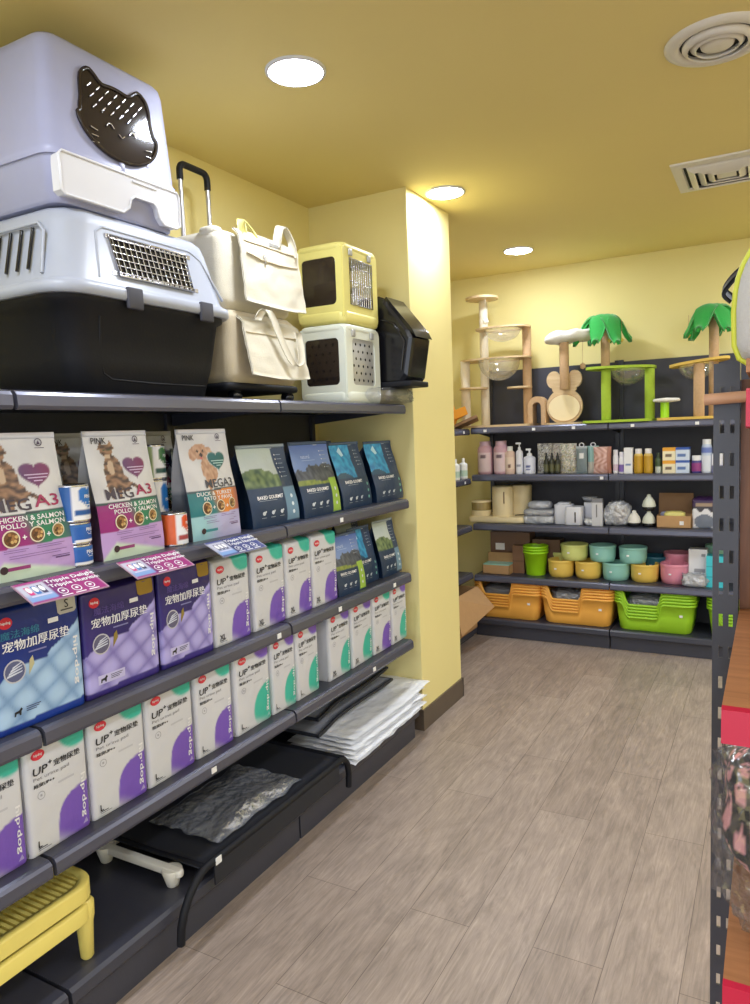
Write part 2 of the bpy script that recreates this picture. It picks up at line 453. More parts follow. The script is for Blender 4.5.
# round supply-air diffuser and square one
t = thing('round_air_diffuser', 'round white air diffuser with concentric rings at the upper right', 'air vent', (-.165, 2.555, CEIL))
b = MB(); lathe(b, [(.152, 0), (.15, -.006), (.14, -.012), (.122, -.014), (.108, -.008), (.106, 0)], 40, cap0=False, cap1=False); b.build('outer_flange', 'metalw', t)
for r in (.100, .076):
    b = MB(); lathe(b, [(r, -.004), (r, -.012), (r - .014, -.024), (r - .017, -.022), (r - .006, -.008), (r - .006, -.004)], 36, cap0=False, cap1=False); b.build('cone_ring', 'metalw', t)
b = MB(); lathe(b, [(0, -.02), (.035, -.021), (.046, -.016), (.05, -.004)], 32, cap0=False, cap1=False); b.build('centre_disc', 'metalw', t)
b = MB(); lathe(b, [(0, -.0015), (.107, -.0015)], 36, cap0=False, cap1=False); b.build('duct_opening', 'duct', t)

t = thing('square_air_diffuser', 'square white louvred air diffuser in the ceiling near the right edge', 'air vent', (-.205, 3.84, CEIL))
def sqring(b, r0, z0, r1, z1, m=0):
    p = lambda r, z: [(-r, -r, z), (r, -r, z), (r, r, z), (-r, r, z)]
    loft(b, [p(r0, z0), p(r1, z1)], False, False, m, smooth=False)
b = MB(); sqring(b, .222, 0, .22, -.008); sqring(b, .22, -.008, .178, -.012); sqring(b, .178, -.012, .172, 0); b.build('outer_frame', 'metalw', t)
for r in (.160, .122, .084):
    b = MB(); sqring(b, r, -.004, r - .006, -.016); sqring(b, r - .006, -.016, r - .03, -.03); sqring(b, r - .03, -.03, r - .034, -.026); sqring(b, r - .034, -.026, r - .008, -.006); b.build('louvre', 'metalw', t)
b = MB(); box(b, -.04, .04, -.04, .04, -.024, -.018); b.build('centre_plate', 'metalw', t)
b = MB(); box(b, -.172, .172, -.172, .172, -.003, -.001); b.build('duct_opening', 'duct', t)

# ================================================================== SHELVING UNITS
RAIL = [(.008, .0), (.0, -.004), (-.006, -.012), (-.008, -.036), (-.004, -.045), (.006, -.046), (.008, -.03)]
def gondola(label, loc, rz, L, shelves, D, top, base_z, base_front=0., stickers=(), panel='panel', back=True):
    t = thing('gondola_shelf_unit', label, 'shelving', loc, rz, 'charcoal steel shelving units')
    if back:
        b = MB(); box(b, .0, L, D - .012, D, .02, top); b.build('back_panel', panel, t)
        for x in (.0, L - .028):
            b = MB(); box(b, x, x + .028, D - .03, D - .013, .02, top + .01)
            b.build('upright', 'steel', t)
    for k, z in enumerate(shelves):
        b = MB(); g = .003
        box(b, g, L - g, .009, D - .033, z - .028, z)
        for e in (g, L - g - .004): prism(b, [(.012, z - .028), (D - .034, z - .028), (D - .034, z - .075), (.1, z - .04)], e, e + .004)
        s = b.build('shelf', 'steel', t)
        b = MB(); prism(b, [(y, z + zz) for y, zz in RAIL], g, L - g); b.build('price_rail', 'rail', s)
        for (kk, x) in stickers:
            if kk == k:
                b = MB(); box(b, x, x + .022, -.0095, -.0075, z - .034, z - .016); b.build('price_sticker', 'sticker', s)
    b = MB(); f = base_front
    prism(b, [(f, base_z - .045), (f - .006, base_z - .035), (f - .004, base_z - .008), (f + .006, base_z), (D - .033, base_z), (D - .033, base_z - .03), (f + .02, base_z - .03), (f + .02, base_z - .045)], .003, L - .003)
    b.build('base_deck', 'steel', t)
    b = MB(); box(b, .003, L - .003, f + .022, f + .036, 0, base_z - .03); b.build('kick_plate', 'steel', t)
    return t
LS = (Z_TOP, Z_2, Z_3, Z_4)
gondola('charcoal shelving unit nearest the camera, holding the blue pack and the yellow trays', (XF, .055, 0), LZ, 1.01, LS, .54, 1.9 if False else 1.64, Z_B, -.02)
gondola('charcoal shelving unit in the middle of the left run, under the canvas trolley', (XF, 1.07, 0), LZ, 1.018, LS, .54, 1.64, Z_B, -.02, ((2, .93), (3, .56), (1, .35)))
gondola('charcoal shelving unit against the yellow pillar, holding the navy food bags', (XF, 2.092, 0), LZ, .992, LS, .54, 1.64, Z_B, -.02, ((1, .36), (2, .32), (2, .80), (3, .58)))
BS = (1.513, 1.176, .822, .448)
gondola('charcoal back-wall shelving unit with the amber litter trays on its base', (-1.9, 4.88, 0), 0, .953, BS, .42, 1.93, .132, -.012, ((0, .1), (0, .72), (1, .9), (0, .45)))
gondola('charcoal back-wall shelving unit with the lime litter trays on its base', (-.945, 4.88, 0), 0, .953, BS, .42, 1.93, .132, -.012, ((0, .14), (0, .52)))
gondola('charcoal side shelving unit half hidden behind the yellow pillar', (-1.905, 3.78, 0), LZ, 1.08, (1.508, 1.155, .815, .468), .5, 1.2, .07, -.02, ((0, .95), (1, .95)), back=False)

# ------------------------------------------------------------------ the rack at the right edge
t = thing('slotted_wood_rack', 'black slotted steel rack with brown wood shelves and red rails at the right edge', 'rack', (0, 0, 0))
b = MB(); x0, x1, ya, yb = -.081, -.045, 1.22, 1.25
cols = [(x0, x0 + .009), (x0 + .015, x0 + .023), (x0 + .029, x1)]
for c0, c1 in cols: box(b, c0, c1, ya, ya + .004, 0, 1.585)
z = .03
while z < 1.57:
    for c0, c1 in ((x0 + .009, x0 + .015), (x0 + .023, x0 + .029)): box(b, c0, c1, ya, ya + .004, z - .03, z)
    z += .05
for c0, c1 in ((x0 + .009, x0 + .015), (x0 + .023, x0 + .029)): box(b, c0, c1, ya, ya + .004, z - .03, 1.585)
box(b, x0, x0 + .003, ya + .004, yb, 0, 1.585); box(b, x1 - .003, x1, ya + .004, yb, 0, 1.585)
b.build('slotted_upright', 'steel', t)
b = MB(); box(b, 1.0, 1.04, ya, yb, 0, 1.585); b.build('slotted_upright', 'steel', t)
b = MB(); box(b, -.044, .998, 1.24, 1.262, .0, 1.56); b.build('back_board', 'woodv', t)
for z, xl, yf in ((1.529, -.024, .80), (1.207, -.0435, .80), (.906, -.0405, .80), (.5, -.04, .80), (.16, -.04, .80)):
    b = MB(); box(b, xl, .995, yf, 1.236, z - .02, z); s = b.build('wood_shelf', 'wood', t)
    b = MB(); prism(b, [(yf - .001, z + .001), (yf - .009, z - .001), (yf - .011, z - .036), (yf - .001, z - .038)], xl, .995); b.build('red_price_rail', 'red', s)
b = MB(); box(b, -.03, 1.0, .98, 1.236, 1.556, 1.572); b.build('top_board', 'wood', t)
b = MB(); tube(b, [(-.092, 1.195, 1.531), (-.026, 1.195, 1.5335)], .0085, 12); b.build('rod', 'rod', t)

# ================================================================== PACKAGED GOODS ON THE LEFT SHELVES
WHT, BLK, RED = C(238, 238, 240), C(30, 30, 36), C(205, 30, 55)
def el(u, v, cx, cy, rx, ry): return ((u - cx) / rx) ** 2 + ((v - cy) / ry) ** 2
def sm(e0, e1, x):
    t = max(0., min(1., (x - e0) / (e1 - e0))); return t * t * (3 - 2 * t)
def nz(u, v, s=8, k=0.): return NZ.noise(V((u * s, v * s, k)))

def edge_us(W, r, n):
    e = [r / W * x for x in (0, .12, .35, .65, 1)]
    inner = [r / W + (1 - 2 * r / W) * i / n for i in range(1, n)]
    return e + inner + [1 - x for x in reversed(e)]

def brick_pack(W, H, D, paint, side, seed=0, r=.012, nu=34, nv=48, bulge=.004):
    """film-wrapped block: printed front, plain sides, gusset-folded top. Front at y=0, base at z=0"""
    mb = MB()
    def S(u, v):
        x = (u - .5) * W; d = abs(x) - (W / 2 - r); y = r - sqrt(max(0, r * r - max(0, d) ** 2)) if d > 0 else 0
        z = v * H; q = z - (H - r)
        if q > 0: y += r - sqrt(max(0, r * r - min(q, r) ** 2))
        if z < r * .6: y += (r * .6 - z) ** 2 / r
        y += -bulge * sin(pi * u) * sin(pi * v) + .0016 * NZ.noise(V((u * 5, v * 6, seed))) * sin(pi * u)
        return (x, y, z)
    grid(mb, S, 0, nv, 0, paint, us=edge_us(W, r, nu))
    sl = lambda u, v: side
    for sgn, u in ((-1, 0.), (1, 1.)):
        def Fs(a, v):
            p = S(u, v); y = p[1] + (D - r - p[1]) * a
            inn = .018 * sin(pi * a) * max(0, v - .8) / .2 + .0015 * sin(a * 23 + seed) * sin(v * 9)
            return (p[0] - sgn * inn, y, v * H)
        grid(mb, Fs, 6, 12, 0, sl, flip=(sgn > 0) is False)
    grid(mb, lambda a, v: ((a - .5) * (W - .0), D - r, v * H), 3, 4, 0, sl, flip=True)
    def top(u, t):
        p = S(u, 1); y = p[1] + (D - r - p[1]) * t; c = sin(pi * t); e = sm(0, .18, min(u, 1 - u))
        return (p[0], y, H + .016 * c * e - .004 * (1 - e) * c + .002 * sin(u * 17 + seed) * c)
    grid(mb, top, 20, 8, 0, lambda u, t: mixc(paint(u, 1), side, .5 if t > .15 else 0))
    grid(mb, lambda u, t: ((u - .5) * W, S(u, 0)[1] + (D - r - S(u, 0)[1]) * t, 0), 3, 2, 0, sl, flip=True)
    return mb, Face(mb, S, W, H)

PUR, TEA = C(122, 88, 190), C(62, 188, 166)
def up_paint(main, top, round_):
    wh = C(214, 215, 220)
    def f(u, v):
        c = wh
        if v > .8: c = mixc(c, top, 1 - sm(.9, 1.08, sqrt(el(u, v, .82, 1.0, .30, .19))))
        if not round_:
            k = abs((1.02 - u) / .58) ** 3.3 + abs((v - .06) / .385) ** 3.3
            a = (1 - sm(.94, 1.06, k)) * sm(-.12, .10, v - .34 * (.62 - u))
        else:
            k = el(u, v, .93, .20, .46, .30); a = (1 - sm(.93, 1.07, k)) * sm(-.02, .14, v + .2 * (u - .6))
        return mixc(c, main, a)
    return f
def up_pack(name, main, top, round_, size, seed):
    W, H, D = .185, .285, .13
    mb, F = brick_pack(W, H, D, up_paint(main, top, round_), C(216, 217, 224), seed)
    F.ell(.20, .885, .0195, .0125, RED); F.ell(.20, .885, .0165, .0100, C(225, 60, 80), lift=.0003)
    F.text('hipdog', .20, .885, w=.024, col=WHT, bold=.02, al='C')
    F.text('UP', .10, .745, h=.0195, w=.043, col=BLK, bold=.012, shear=.12)
    F.text('+', .345, .782, h=.010, col=BLK, bold=.03)
    F.text('宠物尿垫', .42, .755, w=.082, h=.0165, col=BLK, bold=.012)
    F.text('Pet urine pad', .10, .675, w=.105, h=.011, col=C(130, 130, 138))
    F.text('除臭UP++', .10, .62, w=.058, h=.0105, col=BLK, bold=.015)
    F.ring(.20, .525, .0105, .0016, C(160, 160, 168)); F.rect(.185, .215, .515, .535, C(170, 170, 176))
    F.rect(.47, .74, .553, .572, C(196, 197, 203))
    F.text('hip·dog', .875, .33, w=.118, h=.019, col=WHT, bold=.018, rot=-90, al='C')
    F.text(size, .10, .105, h=.017, col=BLK, bold=.02)
    F.rect(.10, .24, .062, .070, BLK); F.rect(.10, .30, .046, .052, C(120, 120, 126))
    F.poly([(.84, .055), (.93, .06), (.90, .105)], mixc(main, WHT, .35))
    return mb.build(name, 'ink')
UPN = 'puppy_pad_pack'
packs = {}
def put_pack(kind, y0, y1, z, label, group, x=-1.572, rz=LZ, W=.185):
    s = (y1 - y0 - .003) / W; loc = (x, (y0 + y1) / 2, z)
    o = packs[kind][0]
    if packs[kind][1]:
        o = o.copy(); COL.objects.link(o)
    packs[kind][1] = True
    tag(o, label, 'puppy pads', loc, rz, group); o.scale = (s, 1, 1); return o
packs['PL'] = [up_pack(UPN, PUR, TEA, False, 'L', 1), False]
packs['PX'] = [up_pack(UPN, PUR, TEA, False, 'XL', 2), False]
packs['TL'] = [up_pack(UPN, TEA, PUR, True, 'L', 3), False]
packs['TX'] = [up_pack(UPN, TEA, PUR, True, 'XL', 4), False]
g4, g3 = 'white puppy pad packs on the low shelf', 'white puppy pad packs on the middle shelf'
low = [('PL', .865, 1.036, 'white puppy pad pack with purple corner cut by the left photo edge', 0),
       ('PL', 1.041, 1.225, 'white puppy pad pack at the shelf joint above the yellow trays', 1.5),
       ('PL', 1.230, 1.421, 'white puppy pad pack right of the shelf joint, under the left purple pack', -1),
       ('PL', 1.426, 1.621, 'white purple-cornered puppy pad pack fourth from the left on the low shelf', 1),
       ('PL', 1.631, 1.802, 'white puppy pad pack with purple corner directly left of the first teal one', -1.5),
       ('TL', 1.818, 2.015, 'white puppy pad pack with teal circle, leftmost of the teal ones', 1),
       ('TL', 2.022, 2.168, 'white puppy pad pack with teal circle, second teal one, at the shelf joint', -1),
       ('TL', 2.174, 2.330, 'white puppy pad pack with teal circle, third teal one, left of a gap', 1),
       ('TX', 2.405, 2.575, 'white extra-large puppy pad pack with teal circle just right of a gap', 0),
       ('TX', 2.584, 2.770, 'extra-large teal-circle puppy pad pack directly left of the last purple one', 1.5),
       ('PX', 2.777, 2.948, 'white puppy pad pack with purple corner between two teal ones near the pillar', -1),
       ('TX', 2.955, 3.118, 'white teal-circle puppy pad pack at the pillar end of the low shelf', 1)]
for k, a, c, lb, r in low: put_pack(k, a, c, Z_4, lb, g4, rz=LZ + r)
for k, a, c, lb, r in [('PX', 1.740, 1.925, 'white extra-large puppy pad pack under the blue shelf card', -1),
                       ('PX', 1.942, 2.133, 'white extra-large puppy pad pack second from left on the middle shelf', 1),
                       ('PX', 2.138, 2.304, 'white extra-large puppy pad pack third from left on the middle shelf', -1),
                       ('PX', 2.309, 2.495, 'white extra-large puppy pad pack beside the small navy food bags', 0)]:
    put_pack(k, a, c, Z_3, lb, g3, rz=LZ + r)

# ---- quilted pad packs, blue and purple
def quilt_paint(deep, deep2, light, shade, edge):
    def f(u, v):
        line = .52 + .30 * (u - .42) + .05 * sin(u * 7) + (.06 * sm(.55, .62, u))
        if v < line and v > .055 + .03 * u:
            a, b = (u * 1.0 + v * .8) * 3.1, (v * 1.7 - u * .8) * 2.7
            h = abs(sin(pi * a)) ** .6 * abs(sin(pi * b)) ** .6
            c = mixc(shade, light, .15 + .95 * h)
            return mixc(edge, c, sm(0, .012, line - v))
        return mixc(deep2, deep, .5 + .5 * sin(v * 5 + u * 2))
    return f
def quilt_pack(name, kind, W, H):
    blue = kind == 'blue'
    if blue: P = quilt_paint(C(22, 58, 150), C(14, 40, 118), C(176, 208, 240), C(104, 142, 190), C(150, 190, 230)); side = C(16, 40, 112)
    else: P = quilt_paint(C(62, 48, 132), C(42, 32, 100), C(186, 178, 238), C(112, 100, 178), C(160, 150, 220)); side = C(40, 32, 96)
    mb, F = brick_pack(W, H, .14, P, side, 5 if blue else 6, nu=44, nv=60)
    F.ell(.15, .885, .017, .014, RED); F.text('hipdog', .15, .885, w=.024, col=WHT, bold=.02, al='C')
    if blue: F.text('魔法海绵', .08, .785, w=.10, h=.02, col=C(52, 128, 160), bold=.01)
    else: F.text('魔法海绵', .13, .80, w=.10, h=.02, col=C(92, 76, 150), bold=.01)
    F.text('宠物加厚尿垫', .09, .695, w=W * .75, h=.026, col=WHT, bold=.018)
    F.rect(.36, .56, .605, .618, C(130, 130, 180))
    F.ell(.20, .49, .028, .028, mixc(WHT, side, .35)); F.ell(.20, .49, .0245, .0245, mixc(side, WHT, .12), lift=.0003)
    for k in range(4):
        F.poly([(.11 + .02 * k, .45 + .02 * k), (.27, .475 + .024 * k), (.28, .485 + .024 * k), (.12 + .02 * k, .468 + .02 * k)], mixc(WHT, C(120, 160, 220), .3), .0006)
    F.poly([(.34, .43), (.41, .51), (.40, .58), (.36, .55)], C(196, 190, 150) if blue else C(150, 130, 60), .0004)
    F.text('hip·dog', .90, .42, w=.125, h=.018, col=WHT, bold=.02, rot=-90, al='C')
    if not blue: F.rect(.13, .48, .115, .20, C(205, 200, 240), .0002)
    F.poly([(.16, .13), (.165, .165), (.21, .17), (.235, .19), (.25, .175), (.235, .16), (.23, .13), (.215, .13), (.21, .148), (.18, .148), (.175, .13)], C(30, 30, 40), .0006)
    F.lines(.29, .45, .178, 3, .016, .006, C(60, 60, 90), .0006)
    mb.M = MX.Identity(4)
    return mb, F
def sticker_part(F, u0, u1, v0, v1, m, parent, txt=None, name='size_sticker'):
    b = MB(); n = 5
    G = Face(b, F.S, F.W, F.H, off=.0022)
    pts = [(u0, v1), (u0, v0 + (v1 - v0) * .15)] + [(u0 + (u1 - u0) * (.12 + .76 * i / n), v0) for i in range(n + 1)] + [(u1, v0 + (v1 - v0) * .15), (u1, v1)]
    G.poly(pts, (1, 1, 1))
    if txt:
        G.m = 1; G.text(txt, (u0 + u1) / 2, v0 + (v1 - v0) * .58, h=.021, col=BLK, bold=.005, al='C'); G.rect(u0 + .04, u1 - .04, v0 + .028, v0 + .04, C(70, 70, 75), .0005)
    return b.build(name, [m, 'ink'], parent)
def make_quilt(kind, loc, rz, W, H, label):
    t = thing('puppy_pad_bag', label, 'puppy pads', loc, rz, 'quilted puppy pad packs')
    mb, F = quilt_pack('pack', kind, W, H); mb.build('pack', 'ink', t)
    sticker_part(F, .72, .95, .84, .985, 'silver' if kind == 'blue' else 'gold', t, 'S' if kind == 'blue' else None)
    b = MB(); Face(b, F.S, W, H, off=.0024).rect(.60, .72, .795, .835, (1, 1, 1)); b.build('price_sticker', 'sticker', t)
    return t
make_quilt('blue', (-1.565, 1.107, Z_3), LZ, .243, .30, 'deep blue quilted puppy pad pack with silver size sticker at the left edge')
pq = make_quilt('purple', (-1.568, 1.366, Z_3), LZ, .258, .29, 'purple quilted puppy pad pack beside the blue one, below the middle pink card')
dup(pq, (-1.568, 1.618, Z_3), LZ, 'purple quilted puppy pad pack beside the white extra-large packs', (.87, 1, 1.02))

# ------------------------------------------------------------------ stand-up food pouches
def pouch(W, H, D, paint, side, seed=0, nu=44, nv=72, lean=.55, bulge=.014, back=None, topw=1.0):
    """flat-bottomed gusseted pouch, sealed flat along the top"""
    mb = MB()
    def prof(v): return max(0., 1 - (v / .93) ** 2.2) if v < .93 else 0.
    def fy(v): return D * lean * sm(0, 1, v) * (v ** .3 if v > 0 else 0)
    def wd(v): return W / 2 * (1 + (topw - 1) * v)
    def S(u, v):
        k = prof(v)
        y = fy(v) - bulge * (4 * u * (1 - u)) ** .7 * sin(pi * min(1, .08 + v)) * (.3 + .7 * k) + .0035 * NZ.noise(V((u * 3.3, v * 4, seed))) * sm(0, .1, v)
        return ((u - .5) * 2 * wd(v), y, v * H)
    def B(u, v): return ((u - .5) * 2 * wd(v), fy(v) + max(.003, D * prof(v) * (1 - .1 * v)) + .004 * NZ.noise(V((u * 3, v * 4, seed + 9))) * prof(v), v * H)
    grid(mb, S, nu, nv, 0, paint)
    bk = back or side
    grid(mb, B, 6, 14, 0, lambda u, v: bk if v < .97 else paint(u, v), flip=True)
    sc = side if callable(side) else (lambda a, v: side)
    for sgn, u in ((-1, 0.), (1, 1.)):
        def G(a, v):
            p, q = S(u, v), B(u, v); d = q[1] - p[1]
            inn = min(.03, d * .42) * (1 - abs(2 * a - 1)) * sm(.02, .5, v)
            return (p[0] - sgn * inn, p[1] + d * a, v * H)
        grid(mb, G, 6, 22, 0, sc, flip=(sgn < 0), smooth=True)
    grid(mb, lambda a, t: (S(a, 0)[0], S(a, 0)[1] + (B(a, 0)[1] - S(a, 0)[1]) * t, 0), 6, 2, 0, lambda u, v: C(120, 120, 120), flip=True)
    grid(mb, lambda a, t: (S(a, 1)[0], S(a, 1)[1] + (B(a, 1)[1] - S(a, 1)[1]) * t, H), 6, 1, 0, lambda u, v: paint(u, 1))
    return mb, Face(mb, S, W, H, off=.0018)

def heart(u, v, cx, cy, s, asp):
    x, y = (u - cx) / s, (v - cy) / (s * asp)
    return (x * x + (y - .62 * sqrt(abs(x))) ** 2)      # < 1 inside
def fur(base, dk, u, v, fr=60): return mixc(base, dk, .55 + .8 * NZ.noise(V((u * 14, v * 46, 3))) + .35 * sin(v * fr + 3 * NZ.noise(V((u * 9, v * 9, 1)))))
def mega_paint(kind):
    wh = C(222, 222, 226); cat = kind == 'cat'
    A, B_ = (C(150, 34, 120), C(46, 130, 96)) if cat else (C(38, 120, 128), C(226, 138, 60))
    H0, H1 = (C(88, 58, 110), C(140, 46, 96)) if cat else (C(30, 108, 110), C(26, 96, 98))
    lo, lo2 = (C(192, 158, 216), C(208, 226, 204)) if cat else (C(186, 182, 220), C(160, 206, 214))
    T0, T1 = (C(168, 128, 96), C(74, 52, 40)) if cat else (C(214, 176, 146), C(176, 128, 100))
    def f(u, v):
        c = wh
        if v > .45 + .02 * (u - .5):
            hh = heart(u, v, .70, .685, .185, .42)
            if hh < 1.05: return mixc(mixc(H0, H1, u * 2 - .9), wh, sm(.80, 1.05, hh))
            if cat:
                if el(u, v, .31, .845, .10, .050) < 1 or el(u, v, .36, .68, .145, .135) < 1 or el(u, v, .25, .57, .05, .10) < 1 or el(u, v, .36, .56, .05, .1) < 1 \
                   or el(u, v, .47, .58, .10, .07) < 1 or (abs(v - (.60 - .35 * (u - .5))) < .018 and .45 < u < .74) \
                   or (.885 + .6 * abs(u - .235) < .93 and v > .85 and v < .93 - 1.2 * abs(u - .235)) or (v > .85 and v < .93 - 1.2 * abs(u - .385)):
                    if el(u, v, .31, .80, .05, .02) < 1 or el(u, v, .33, .71, .05, .06) < 1: return mixc(T0, C(232, 214, 190), .5)
                    if el(u, v, .27, .85, .018, .009) < 1 or el(u, v, .35, .85, .018, .009) < 1: return C(60, 80, 40)
                    return fur(T0, T1, u, v, 95)
            else:
                n = .16 * nz(u, v, 16)
                if el(u, v, .40, .795, .17, .075) < 1 + n or el(u, v, .24, .77, .07, .055) < 1 + n or el(u, v, .57, .78, .065, .06) < 1 + n or el(u, v, .50, .63, .16, .12) < 1 + n or el(u, v, .44, .54, .06, .10) < 1:
                    if el(u, v, .345, .80, .022, .011) < 1 or el(u, v, .46, .80, .022, .011) < 1: return C(40, 26, 24)
                    if el(u, v, .405, .765, .035, .017) < 1: return C(50, 32, 34)
                    if el(u, v, .405, .735, .03, .014) < 1: return C(206, 110, 110)
                    return mixc(T0, T1, .5 + .9 * nz(u, v, 22))
            return mixc(wh, C(200, 200, 206), .5 * sm(.3, .8, nz(u, v, 3) + .5))
        if v > .437 + .02 * (u - .5): return C(40, 70, 66) if cat else C(60, 80, 90)
        if v > .225 + .02 * (u - .5):
            c = mixc(A, B_, sm(.40, .62, u + .6 * (v - .33))); return mixc(c, C(96, 76, 130), .5 * sm(.80, 1, u))
        d = v - (.03 + .13 * u * u + .0)
        if cat: return mixc(lo2, lo, sm(-.02, .02, v - .13 + .15 * (u - .2) * (1 if u > .2 else -4)))
        return mixc(lo2, lo, sm(.2, .6, u))
    return f
def mega_bag(kind, label, loc, rz, scale=None):
    cat = kind == 'cat'; W, H, D = .232, .352, .085
    t = thing('pet_food_bag', label, 'pet food', loc, rz, 'white pet food pouches')
    def side(a, v): return C(150, 152, 160) if v > .45 else (C(96, 70, 96) if cat else C(86, 92, 104))
    mb, F = pouch(W, H, D, mega_paint(kind), side, 11 if cat else 12, 60, 100, back=C(150, 150, 156))
    F.text('PINK', .10, .925, h=.0165, w=.052, col=C(40, 34, 40), bold=.012)
    F.ring(.80, .93, .010, .0022, C(70, 60, 80)); F.poly([(.78, .915), (.80, .945), (.82, .915)], C(80, 66, 90), .0004)
    F.rect(.75, .86, .888, .893, C(110, 100, 120))
    if cat:
        F.text('MEG', .14, .505, h=.030, w=.098, col=C(66, 54, 66), bold=.012); F.text('A3', .60, .520, h=.030, w=.068, col=C(170, 40, 90), bold=.012)
        F.text('CHICKEN & SALMON', .53, .412, w=.182, h=.0125, col=WHT, bold=.015, al='C'); F.text('POLLO Y SALMON', .56, .368, w=.165, h=.0125, col=WHT, bold=.015, al='C')
    else:
        F.text('MEGA3', .34, .50, h=.028, w=.135, col=C(62, 62, 72), bold=.01)
        F.text('DUCK & TURKEY', .50, .412, w=.165, h=.0125, col=WHT, bold=.015, al='C'); F.text('PATO Y PAVO', .55, .368, w=.135, h=.0125, col=WHT, bold=.015, al='C')
    for k, (u, r) in enumerate(((.29, .0215), (.57, .0195), (.82, .0175))):
        F.ell(u, .283 + .01 * k, r, r, C(232, 222, 196), lift=.0003); F.ell(u, .283 + .01 * k, r * .84, r * .84, C(112, 72, 44) if k < 2 else C(150, 120, 70), lift=.0007)
        for q in range(9):
            a = q * 2.4; rr = r * .62 * sqrt((q + .5) / 9)
            F.ell(u + rr * cos(a) / W, .283 + .01 * k + rr * sin(a) / H, r * .2, r * .2, (C(160, 112, 66), C(86, 54, 34), C(206, 170, 110))[q % 3], 7, .001)
    for u in (.43, .70): F.text('+', u, .285, h=.011, col=WHT, bold=.03, al='C')
    F.lines(.50, .90, .735, 0, .01, .003, WHT)
    for k, (a, c_) in enumerate(((.57, .84), (.60, .82), (.66, .76))): F.rect(a, c_, .70 - .022 * k, .708 - .022 * k, C(215, 190, 225) if cat else C(190, 225, 222), .0004)
    F.lines(.20, .46, .205, 2, .014, .004, C(132, 100, 160)); F.lines(.55, .88, .212, 2, .014, .004, C(132, 100, 160)); F.lines(.25, .9, .165, 2, .016, .004, C(132, 100, 160))
    F.rect(.20, .47, .068, .092, C(150, 60, 120) if cat else C(60, 140, 150)); F.ell(.19, .08, .0095, .0095, C(60, 40, 50), lift=.0004)
    F.rect(.72, .93, .118, .124, C(120, 90, 140)); F.rect(.76, .93, .102, .112, C(100, 70, 120))
    mb.build('pouch', 'ink', t)
    b = MB()   # heat-sealed top strip
    sheet(b, lambda u, v: (F.S(u, .955 + .045 * v)[0] * 1.004, F.S(u, .955 + .045 * v)[1] - .0012, (.957 + .044 * v) * H), 16, 2, .0035, col=C(214, 214, 220))
    b.build('top_seal', 'ink', t)
    if scale: t.scale = scale
    return t
mc = mega_bag('cat', 'white and purple tabby cat food pouch cut by the left photo edge', (-1.585, 1.118, Z_2), LZ - 1, (1.06, 1, 1))
dup(mc, (-1.585, 1.445, Z_2), LZ + 2, 'white and purple tabby cat food pouch between the blue cans and the orange can', (1.0, 1, 1))
dup(mc, (-1.79, 1.46, Z_2), LZ, 'pale cat food pouch in the back row, between the two front cat pouches', (.9, 1, 1.0))
dup(mc, (-1.80, 1.78, Z_2), LZ + 3, 'pale cat food pouch in the back row, behind the green can', (.9, 1, 1.0))
mega_bag('dog', 'white and teal poodle food pouch between the orange can and the navy bags', (-1.585, 1.795, Z_2), LZ - 1, (.98, 1, 1))

# ---- navy baked food bags
NAV = C(22, 50, 84)
def navy_paint(kind):
    def f(u, v):
        if kind == 'hill':
            if u > .70:
                if v < .46: return C(108, 142, 168) if v > .04 else NAV
                return C(30, 56, 92)
            if v < .47: return NAV
            hz = .66 + .05 * sin(u * 6) + .03 * nz(u, .3, 9)
            if v > hz: return mixc(C(196, 206, 204), C(176, 190, 182), sm(.7, 1, v))
            return mixc(C(58, 84, 60), C(130, 150, 100), .5 + .9 * nz(u, v, 14) + .6 * (v - .6))
        if kind == 'mount':
            if u > .74 and v < .50: return C(160, 196, 78) if v > .03 else NAV
            if v < .42: return NAV
            if v < .48 + .02 * sin(u * 8): return mixc(C(150, 160, 70), C(110, 130, 60), .5 + nz(u, v, 20))
            hz = .70 - .5 * abs(u - .55) * .35 + .07 * nz(u, .1, 7)
            if v > hz: return mixc(C(120, 146, 200), C(70, 100, 170), sm(.7, 1, v))
            return mixc(C(92, 98, 108), C(58, 62, 74), .5 + 1.3 * nz(u * 1.5 + v, v, 12))
        if u > .56 + .12 * (v - .5) or v < .46: return C(30, 56, 94) if v > .45 else NAV
        k = nz(u, v, 11) + .5 * nz(u, v, 24)
        return mixc(C(22, 118, 176), C(60, 170, 214), .5 + k) if v > .5 + .05 * sin(u * 9) else C(20, 70, 100)
    return f
